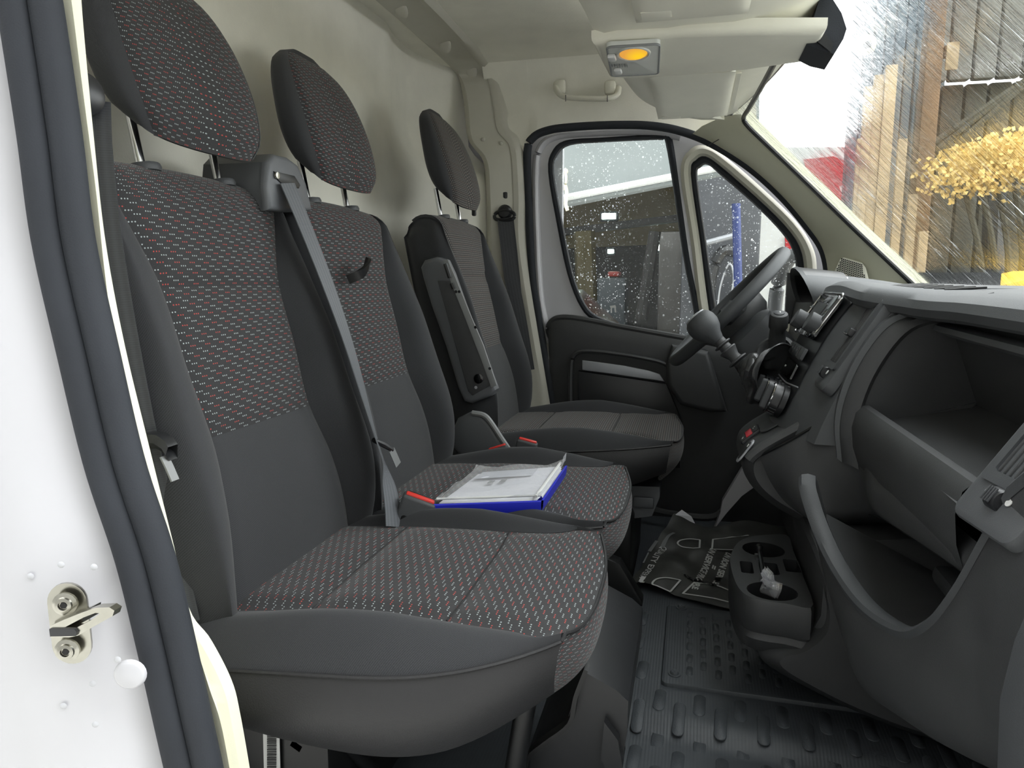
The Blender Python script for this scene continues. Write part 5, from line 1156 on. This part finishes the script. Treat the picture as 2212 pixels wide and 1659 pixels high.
# ================================================================ paper floor mat with print
pm = thing('paper_floor_mat', 'crumpled dark paper floor protector printed with white lettering', 'paper mat', at(1480, 1230, z=FZ))
pa, pb2, pc, pd = at(1362, 1262, z=FZ+.012), at(1700, 1345, z=FZ+.012), at(1740, 1143, z=FZ+.03), at(1455, 1123, z=FZ+.085)
def pq(u, v, off=0):
    p = pa.lerp(pb2, u).lerp(pd.lerp(pc, u), v)
    z = .010*math.sin(6*u+1)*math.sin(4*v+.5)+.006*math.sin(13*u-5*v)+.004*math.sin(21*v+8*u)+.020*math.exp(-((u-.02)/.12)**2)*v
    return V((p.x, p.y, max(FZ+.011, p.z+z)+off))
PAPD = mat('dark printed paper', (62, 63, 60), .5, var=.16, vscale=22, bump=.5, bscale=60)
obj('sheet', grid(lambda u, v: pq(u, v), 48, 36), PAPD, pm)
obj('folded_corner', solid([pq(.02, .97, .001), pq(.16, .99, .001), pq(.13, 1.0, .004)+V((0, 0, .01)), pq(.05, 1.03, .012)], (0, 0, 1), .001), PAPER, pm, smooth=False)
def onpaper(name, body, size, u, v, m, bold=0):
    e1 = (pq(u, v-.12)-pq(u, v+.12)); e2 = (pq(u+.1, v)-pq(u-.1, v)); o = pq(u, v, .004)
    ex, ey, n = axes(e1, e2)
    t = text(name, body, size, o, ex, ey, m, pm, bold=bold)
    for vtx in t.data.vertices:                       # drape the letters on the crumpled sheet
        w = vtx.co+wloc(pm); best = o
        # invert the bilinear map roughly
        uu, vv = u, v
        for _ in range(5):
            p = pq(uu, vv); du = pq(uu+.01, vv)-p; dv = pq(uu, vv+.01)-p; r = w-p
            det = du.x*dv.y-du.y*dv.x; uu += .01*(r.x*dv.y-r.y*dv.x)/det; vv += .01*(du.x*r.y-du.y*r.x)/det
        uu = min(1.2, max(-.1, uu)); vv = min(1.1, max(-.1, vv)); vtx.co = V((w.x, w.y, pq(uu, vv).z+.0012))-wloc(pm)
    return t
def puv(px, py):
    uu, vv = .4, .5; w = at(px, py, z=FZ+.02)
    for _ in range(12):
        w = at(px, py, z=pq(uu, vv).z); p = pq(uu, vv); du = pq(uu+.01, vv)-p; dv = pq(uu, vv+.01)-p; r = w-p; det = du.x*dv.y-du.y*dv.x
        uu += .008*(r.x*dv.y-r.y*dv.x)/det; vv += .008*(du.x*r.y-du.y*r.x)/det; uu = min(1, max(0, uu)); vv = min(1, max(0, vv))
    return uu, vv
onpaper('lettering', 'QUALITY EXPERT', .0245, *puv(1411, 1213), PRINT, .0002)
onpaper('lettering', 'UN SERVICE PROPRE', .0235, *puv(1521, 1232), PRINT, .0008)
onpaper('lettering', '=', .026, *puv(1541, 1226), PRINT, .0008)
onpaper('lettering', 'UN BON SERVICE', .0235, *puv(1560, 1228), PRINT, .0008)
def line(pts, w, m=PRINT, n=40, sm=True):
    P = [pq(*puv(a, b), .0015) for a, b in pts]
    if sm: P = cr(P, n)
    else: P = [P[i].lerp(P[i+1], k/8) for i in range(len(P)-1) for k in range(8)]+[P[-1]]
    m_ = len(P)-1
    return obj('printed_line', band(P, [V((-(P[min(k+1, m_)]-P[max(k-1, 0)]).y, (P[min(k+1, m_)]-P[max(k-1, 0)]).x, 0)) for k in range(m_+1)], w, .0006), m, pm)
line([(1470, 1254), (1440, 1249), (1418, 1252), (1409, 1262), (1416, 1273), (1448, 1279)], .005); line([(1448, 1279), (1470, 1254)], .005)
line([(1580, 1278), (1545, 1264), (1500, 1259), (1475, 1283), (1510, 1288), (1545, 1294), (1585, 1304)], .005, sm=False)
line([(1512, 1167), (1490, 1165), (1470, 1168), (1464, 1175), (1474, 1182), (1497, 1185)], .005); line([(1497, 1185), (1511, 1184), (1512, 1167)], .005, sm=False)
line([(1617, 1157), (1580, 1161), (1540, 1166), (1538, 1187), (1590, 1189)], .005, sm=False)
line([(1456, 1131), (1442, 1160), (1430, 1184)], .012, GREYP); line([(1400, 1165), (1384, 1190)], .010, GREYP); line([(1386, 1265), (1376, 1265)], .006, PRINT); line([(1390, 1246), (1376, 1266)], .011, PRINT); line([(1392, 1194), (1372, 1214)], .004, GREYP)
# torn patch edge
tr2 = cr([pq(*puv(a, b), .004) for a, b in ((1477, 1244), (1490, 1252), (1503, 1257), (1530, 1262), (1548, 1268))], 24)
obj('tear', tube([p+V((0, 0, .002*math.sin(i*2.3))) for i, p in enumerate(tr2)], [.001+.004*abs(math.sin(i*1.7))*(1-abs(i/12-1)*.6) for i in range(25)], 6), BLACKM, pm)

# ================================================================ clear pouch and black clip in the cup holder
cpz = thing('plastic_pouch', 'crinkled clear plastic pouch in the cup holder', 'pouch', at(1668, 1285, z=.235))
pts = [(1652, 1222, .305), (1664, 1240, .30), (1668, 1255, .29), (1683, 1262, .285), (1680, 1280, .275), (1672, 1293, .262), (1645, 1284, .262), (1641, 1278, .265), (1650, 1250, .29)]
base_ = [at(x, y, z=z) for x, y, z in pts]; c_ = sum(base_, V((0, 0, 0)))/len(base_)
rnd = random.Random(5); vs = []; fs = []
rows = []
for k in range(7):
    t = k/6; rows.append([c_+(p-c_)*t+V((-.012, -.010, .010))*(1-t)*(1+.8*math.sin(5*i+3*t))+V((rnd.uniform(-.002, .002), rnd.uniform(-.002, .002), rnd.uniform(-.003, .003))) for i, p in enumerate(base_)])
obj('front_film', loft(rows, True), CLEARM, cpz, smooth=False)
obj('back_film', loft([[p+V((.006, .010, -.004)) for p in r] for r in rows], True), CLEARM, cpz, smooth=False)
ck = thing('black_clip_comb', 'slim black ribbed plastic piece standing in the cup holder slot', 'plastic clip', at(1640, 1285, z=.235))
q0, q1 = at(1640, 1190, z=.285), at(1652, 1275, z=.262)
obj('spine', tube([q0, q0.lerp(q1, .5)+V((0, 0, .006)), q1], .005, 8), BLACKS, ck)
obj('tip', lathe([(.006, 0), (.008, .004), (.008, .010), (.004, .014), (0, .0145)], q0, (0, .3, 1), 12), BLACKS, ck)
for i in range(6): obj('rib', rbox(q0.lerp(q1, .15+.14*i)+V((-.006, 0, .002)), (.010, .005, .008), .0015), DARKG, ck)
# ================================================================ outside
ASPH = mat('wet concrete yard', (186, 185, 180), .4, var=.1, vscale=2)
gr = grid(lambda u, v: V((-25+60*u, -25+60*v, -.62)), 2, 2)
tag(obj('ground', gr, ASPH), 'wet concrete yard outside the van', 'ground', kind='structure')
GZ = -.62
def wallq(pxl, pxr, pyt, y, zb=GZ, th=.25):
    a = at(pxl, pyt, y=y); b = at(pxr, pyt, y=y); return [V((a.x, y, zb)), V((b.x, y, zb)), V((b.x, y, b.z)), V((a.x, y, a.z))]
# --- dark workshop seen through the driver's windows
hall = thing('workshop_hall', 'dim open workshop with olive walls seen through the driver window', 'building', (0, 5, GZ))
OLIVE = mat('olive brown hall wall', (84, 78, 54), .8, var=.2, vscale=.8); DARKH = mat('dark hall wall', (38, 38, 36), .8, var=.2, vscale=.8)
obj('back_wall', solid([V((-6, 10, GZ)), V((1.3, 10, GZ)), V((1.3, 10, 5)), V((-6, 10, 5))], (0, 1, 0), .2), OLIVE, hall, smooth=False)
obj('roof', rbox((-2.4, 7, 4.6), (7.4, 6.6, .2), 0), DARKH, hall, smooth=False)
obj('side_wall', rbox((1.22, 7.9, 1.9), (.16, 4.0, 5.2), 0), DARKH, hall, smooth=False); obj('side_wall', rbox((-6, 7, 1.9), (.2, 6.4, 5.2), 0), DARKH, hall, smooth=False)
obj('dark_dado', solid([at(1150, 540, y=9.9), at(1600, 520, y=9.9), at(1600, 760, y=9.9), at(1150, 760, y=9.9)], (0, 1, 0), .05), DARKH, hall, smooth=False)
obj('roof_beam', solid([at(1180, 497, y=8), at(1530, 455, y=8), at(1530, 470, y=8), at(1180, 512, y=8)], (0, 1, 0), .2), DARKH, hall, smooth=False)
obj('post', tube([at(1415, 500, y=7), at(1385, 690, y=7)], .07, 8), DARKH, hall); obj('post', tube([at(1262, 500, y=8), at(1270, 700, y=8)], .14, 8), OLIVE, hall)
can = thing('shutter_housing', 'pale grey roller shutter housing with a white bottom rail outside the driver window', 'shutter', (0, 3.2, 1.7))
PALE = mat('pale grey sheet', (128, 134, 134), .6, var=.06, vscale=3)
obj('housing', solid([at(900, 492, y=3.2), at(1640, 342, y=3.2), at(1640, 60, y=3.2), at(900, 60, y=3.2)], (0, 1, 0), .5), PALE, can, smooth=False)
obj('bottom_rail', tube([at(900, 490, y=3.17), at(1640, 345, y=3.17)], .022, 8), PRINT, can)
obj('bottom_lip', tube([at(900, 500, y=3.2), at(1640, 355, y=3.2)], .018, 8), PALE, can)
obj('side_post', tube([V((at(930, 480, y=3.4).x, 3.4, GZ)), at(930, 470, y=3.4)], .06, 8), PALE, can)
rb = thing('tied_ribbon', 'knotted cream ribbon hanging from the shutter rail', 'ribbon', at(1222, 470, y=3.1))
CRM = mat('cream cord', (214, 206, 178), .8, var=.05)
obj('cord', tube(cr([at(1221, 368, y=3.16), at(1223, 385, y=3.1), at(1221, 400, y=3.1), at(1214, 415, y=3.1), at(1213, 432, y=3.1)], 16), .008, 6), CRM, rb)
obj('loop', band(cr([at(1221, 400, y=3.09), at(1224, 415, y=3.09), at(1222, 440, y=3.09), at(1226, 455, y=3.09)], 12), V((1, 0, .1)), .022, .003), CRM, rb); obj('knot', lathe([(.0, -.02), (.016, -.012), (.02, 0), (.016, .012), (0, .02)], at(1221, 370, y=3.15), (0, 0, 1), 10), CRM, rb)
LAMP = N('lit floodlight'); e_ = LAMP.a('ShaderNodeEmission'); e_.inputs[0].default_value = (.80, 1, .90, 1); e_.inputs[1].default_value = 5.0; LAMPM = LAMP.out(e_.outputs[0])
for i, (x, y, w, h, lab) in enumerate([(1315, 467, 30, 12, 'wide bright floodlight, highest of the three in the workshop'), (1319, 543, 13, 9, 'small bright floodlight directly below the wide one'), (1423, 535, 14, 12, 'small bright floodlight at the right in the workshop')]):
    t = thing('floodlight', lab, 'lamp', at(x, y, y=8.6), 'workshop floodlights'); a, b = at(x-w/2, y-h/2, y=8.6), at(x+w/2, y+h/2, y=8.6)
    obj('case', rbox(((a.x+b.x)/2, 8.68, (a.z+b.z)/2), (b.x-a.x+.06, .12, a.z-b.z+.06), .02), BLACKS, t); obj('lens', rbox(((a.x+b.x)/2, 8.61, (a.z+b.z)/2), (b.x-a.x, .02, a.z-b.z), .008), LAMPM, t)
def crate(name, lab, cat, px0, px1, pyt, y, rgb, d=.6, pyb=None):
    a, b = at(px0, pyt, y=y), at(px1, pyt, y=y); zb = GZ if pyb is None else at(px0, pyb, y=y).z
    return tag(obj(name, rbox(((a.x+b.x)/2, y+d/2, (a.z+zb)/2), (abs(b.x-a.x), d, abs(a.z-zb)), .03), mat(name+' paint', rgb, .5, var=.15, vscale=3), origin=((a.x+b.x)/2, y, zb)), lab, cat)
crate('red_toolbox', 'small red tool box on a rack in the workshop', 'box', 1312, 1338, 586, 8.0, (150, 44, 34), .3, 598)
crate('tool_rack', 'dark blue grey tool rack under the red box', 'rack', 1290, 1352, 600, 7.9, (44, 54, 58), .5)
crate('metal_cabinet', 'grey steel cabinet standing at the right inside the workshop', 'cabinet', 1425, 1480, 500, 7.3, (92, 90, 86), .7)
def car(name, lab, cx, y, w, h, rgb, hdg=1):
    t = thing(name, lab, 'car', (cx, y, GZ)); m = mat(name+' paint', rgb, .3, var=.04, coat=.4)
    pr_ = [(-.5, .22), (-.49, .48), (-.40, .55), (-.24, .60), (-.10, .96), (.22, 1), (.38, .62), (.48, .56), (.5, .3), (.48, .2)]
    obj('body', prism([(a*w, b*h) for a, b in pr_], (cx, y, GZ), (1, 0, 0), (0, 0, 1), 1.5, .05), m, t)
    obj('side_glass', prism([(a*w, b*h) for a, b in [(-.20, .62), (-.08, .92), (.20, .94), (.32, .64)]], (cx, y-1.505, GZ), (1, 0, 0), (0, 0, 1), .01), GLOSS, t)
    for s in (-.3, .3): obj('wheel', lathe([(.30, -.1), (.32, 0), (.30, .1), (.18, .1), (.16, .07), (0, .07)], (cx+s*w, y-1.42, GZ+.31), (0, -1, 0), 20), BLACKS, t)
car('parked_car', 'dark red car parked inside the workshop behind the door glass', -1.25, 6.9, 3.6, 1.35, (66, 26, 24))
# --- beyond the quarter window
tag(obj('blue_post', tube([at(1590, 440, y=4.6), at(1597, 720, y=4.6)], .035, 10), mat('blue paint', (34, 50, 104), .5)), 'blue painted post seen through the quarter window', 'post')
crate('machine_cabinet', 'tall dark machine cabinet behind the blue post', 'cabinet', 1480, 1652, 330, 5.2, (52, 54, 58), .6)
hose = thing('air_hose', 'coiled black hose with a pale wire hung on the machine cabinet', 'hose', at(1570, 560, y=5.05))
obj('coil', tube(cr([at(1532, 700, y=5.1), at(1536, 600, y=5.05), at(1560, 545, y=5.05), at(1595, 545, y=5.1)], 24), .05, 8), BLACKS, hose); obj('wire', tube(cr([at(1548, 690, y=5.0), at(1556, 620, y=5.0), at(1575, 570, y=5.0), at(1585, 600, y=5.0), at(1575, 660, y=5.0)], 24), .008, 6), SILVER, hose)
obj('pipe', tube([at(1525, 525, y=5.0), at(1600, 505, y=5.0)], .025, 8), SILVER, hose)
mi = thing('door_mirror', 'black outer mirror arm beyond the quarter window', 'mirror', at(1690, 620, y=1.25))
obj('arm', tube(cr([at(1752, 560, y=.955), at(1735, 555, y=1.05), at(1708, 555, y=1.15), at(1688, 590, y=1.22), at(1676, 640, y=1.25), at(1670, 720, y=1.25)], 20), .026, 10), BLACKP, mi)
# --- white truck with red marking, in front of the van
tk = thing('white_truck', 'white box truck with red lettering panel parked ahead of the van', 'truck', at(1750, 800, y=9.2))
wq = wallq(1648, 1852, 318, 9.2); TW = mat('white truck paint', (236, 236, 232), .4, var=.02)
obj('box_body', solid([V((p.x, p.y, max(p.z, GZ+.5))) for p in wq], (0, 1, 0), 2.2), TW, tk, smooth=False)
for pl_ in ([(1735, 345), (1800, 338), (1832, 352), (1836, 392), (1812, 404), (1826, 440), (1860, 470), (1800, 470), (1752, 400)], [(1695, 512), (1722, 520), (1722, 545), (1697, 545)]):
    obj('red_panel', solid([at(x, y, y=9.19) for x, y in pl_], (0, -1, 0), .02), mat('red truck paint', (196, 36, 44), .4), tk, smooth=False)
for s in (1660, 1800): obj('wheel', lathe([(.42, -.15), (.45, 0), (.42, .15), (.2, .15), (0, .12)], V((at(s, 800, y=9.3).x, 9.5, GZ+.45)), (0, -1, 0), 20), BLACKS, tk)
# --- yard buildings on the right
yb = thing('yard_building', 'blue grey steel building ahead of the van behind the wet windscreen', 'building', at(1950, 800, y=8.0))
a, b = at(1852, 0, y=8.0), at(2062, 0, y=8.0); BLG = mat('blue grey cladding', (96, 108, 116), .6, var=.12, vscale=1.2)
nP = 9
for i in range(nP): obj('cladding_sheet', rbox((a.x+(b.x-a.x)*(i+.5)/nP, 8.15+.02*(i % 2), 2.2), ((b.x-a.x)/nP-.015, .2, 5.6), .02), BLG, yb)
dk = thing('open_shed', 'dark open sided shed with grey panels at the right beyond the windscreen', 'shed', at(2120, 800, y=6.8))
DKP = mat('dark olive sheet', (74, 72, 60), .7, var=.25, vscale=1.1); GRP = mat('weathered grey sheet', (112, 112, 106), .6, var=.2, vscale=1.1)
a, b = at(2006, 0, y=6.8), at(2330, 0, y=6.8)
for i in range(6): obj('wall_sheet', rbox((a.x+(b.x-a.x)*(i+.5)/6, 6.98, 1.1), ((b.x-a.x)/6-.02, .12, 3.4), .02), DKP, dk)
for i in range(6): obj('gable_sheet', rbox((a.x+(b.x-a.x)*(i+.5)/6, 6.8, 4.2), ((b.x-a.x)/6-.02, .12, 2.8), .02), GRP, dk)
for q in range(3): obj('brace', tube([at(1985+q*40, 330-q*10, y=6.6), at(2190+q*30, 190-q*20, y=6.6)], .03, 8), DKP, dk)
obj('post', tube([at(2150, 360, y=6.5), at(2142, 640, y=6.5)], .10, 8), BLACKP, dk)
pal = thing('timber_stack', 'stack of tan timber boards standing upright in the yard', 'timber stack', at(1900, 700, y=5.6)); TAN = mat('tan timber', (164, 145, 114), .7, var=.18, vscale=4)
for (x0, x1, t_) in [(1850, 1866, 300), (1866, 1888, 188), (1888, 1912, 162), (1912, 1940, 142), (1940, 1962, 300), (1962, 1984, 420), (1984, 2006, 500)]:
    p, q = at(x0, t_, y=5.6), at(x1, t_, y=5.6); obj('board', rbox(((p.x+q.x)/2, 5.6+.03*random.random(), (p.z+GZ)/2), (q.x-p.x-.008, .05, p.z-GZ), .006), TAN, pal)
bw = thing('rusty_column', 'rust brown column with a pale notice on the building front', 'column', at(2030, 700, y=6.3)); RST = mat('rust brown steel', (112, 86, 58), .7, var=.25, vscale=3)
p, q = at(2002, 60, y=6.3), at(2040, 60, y=6.3); obj('shaft', rbox(((p.x+q.x)/2, 6.35, 1.9), (q.x-p.x, .2, 5.0), .02), RST, bw)
p, q = at(2046, 92, y=6.25), at(2068, 150, y=6.25); obj('notice', rbox(((p.x+q.x)/2, 6.25, (p.z+q.z)/2), (q.x-p.x, .02, p.z-q.z), .004), TAN, bw)
p, q = at(2040, 92, y=6.3), at(2060, 130, y=6.3); obj('bracket', rbox(((p.x+q.x)/2, 6.32, (p.z+q.z)/2), (q.x-p.x, .10, .1), .01), RST, bw)
sc3 = thing('security_camera', 'round cream security camera on the blue grey building', 'camera', at(1870, 97, y=7.8))
obj('ball', lathe([(0, -.11), (.06, -.095), (.10, -.05), (.115, 0), (.10, .05), (.06, .095), (0, .11)], at(1870, 97, y=7.8), (0, -1, 0), 20), CREAM, sc3); obj('lens', lathe([(.045, 0), (.04, .02), (0, .02)], at(1874, 97, y=7.7), (.15, -1, 0), 14), BLACKS, sc3); obj('mount', tube([at(1870, 97, y=7.8), at(1870, 97, y=8.05)], .04, 8), CREAM, sc3)
YEL = mat('yellow machine paint', (222, 178, 46), .5, var=.12, vscale=4)
dg = thing('yellow_digger', 'yellow digger body low behind the dashboard beyond the windscreen', 'digger', at(2120, 700, y=4.4))
obj('body', prism([(0, 0), (2.2, 0), (2.2, .66), (1.5, .80), (.7, .79), (0, .62)], V((at(2000, 640, y=4.4).x, 4.8, .12)), (1, 0, 0), (0, 0, 1), .8, .05), YEL, dg)
for k in range(2): obj('track', rbox(V((at(2100, 640, y=4.4).x+.5, 4.0+.75*k, GZ+.32)), (2.2, .35, .62), .12), BLACKS, dg)
au = thing('autumn_bush', 'golden autumn bush in front of the dark shed beyond the windscreen', 'bush', (at(2150, 640, y=5.6).x, 5.6, GZ))
GOLD = mat('golden leaves', (220, 192, 122), .7, var=.3, vscale=6)
rl = random.Random(11); lv = []; lf = []
for k in range(2600):
    a = rl.gauss(0, 1); b = rl.gauss(0, 1); cpx = 2150+60*a+18*b; cpy = 352-34*a*.55+26*b
    if cpy < 285-.35*(cpx-2150) or cpy > 440: continue
    c = at(cpx, cpy, y=5.6+rl.uniform(-.25, .25)); e1 = V((rl.uniform(-1, 1), rl.uniform(-.5, .5), rl.uniform(-1, 1))).normalized()*.026; e2 = e1.cross(V((rl.uniform(-1, 1), 1, rl.uniform(-1, 1)))).normalized()*.018
    n0 = len(lv); lv += [c-e1, c+e2, c+e1, c-e2]; lf.append((n0, n0+1, n0+2, n0+3))
fo = obj('foliage', (lv, lf), GOLD, au, smooth=False); fo['kind'] = 'stuff'
for k in range(5): obj('branch', tube(cr([V((au.location.x+.05*k, 5.6, GZ)), V((au.location.x-.1+.1*k, 5.6, .8)), at(2080+35*k, 390-18*k, y=5.6)], 10), .025, 6), DKP, au)
# --- the van's own white bonnet and an unseen wall added to dim the door side
bon = grid(lambda u, v: V((1.66+.75*v, (-.86+1.72*u)*(1-.15*v), .80-.10*v-.28*v*v-.05*(2*u-1)**4)), 16, 10)
tag(obj('bonnet', bon, WHITE), 'white bonnet of the van below the windscreen', 'bonnet', kind='structure')
tag(obj('light_block_wall', rbox((0, -4.3, 3.0), (26, .4, 7.2), .02), mat('grey light blocking wall', (140, 140, 137), .8, var=.1, vscale=.5)), 'grey light blocking wall added unseen behind the camera to cut door-side daylight', 'wall', kind='structure')
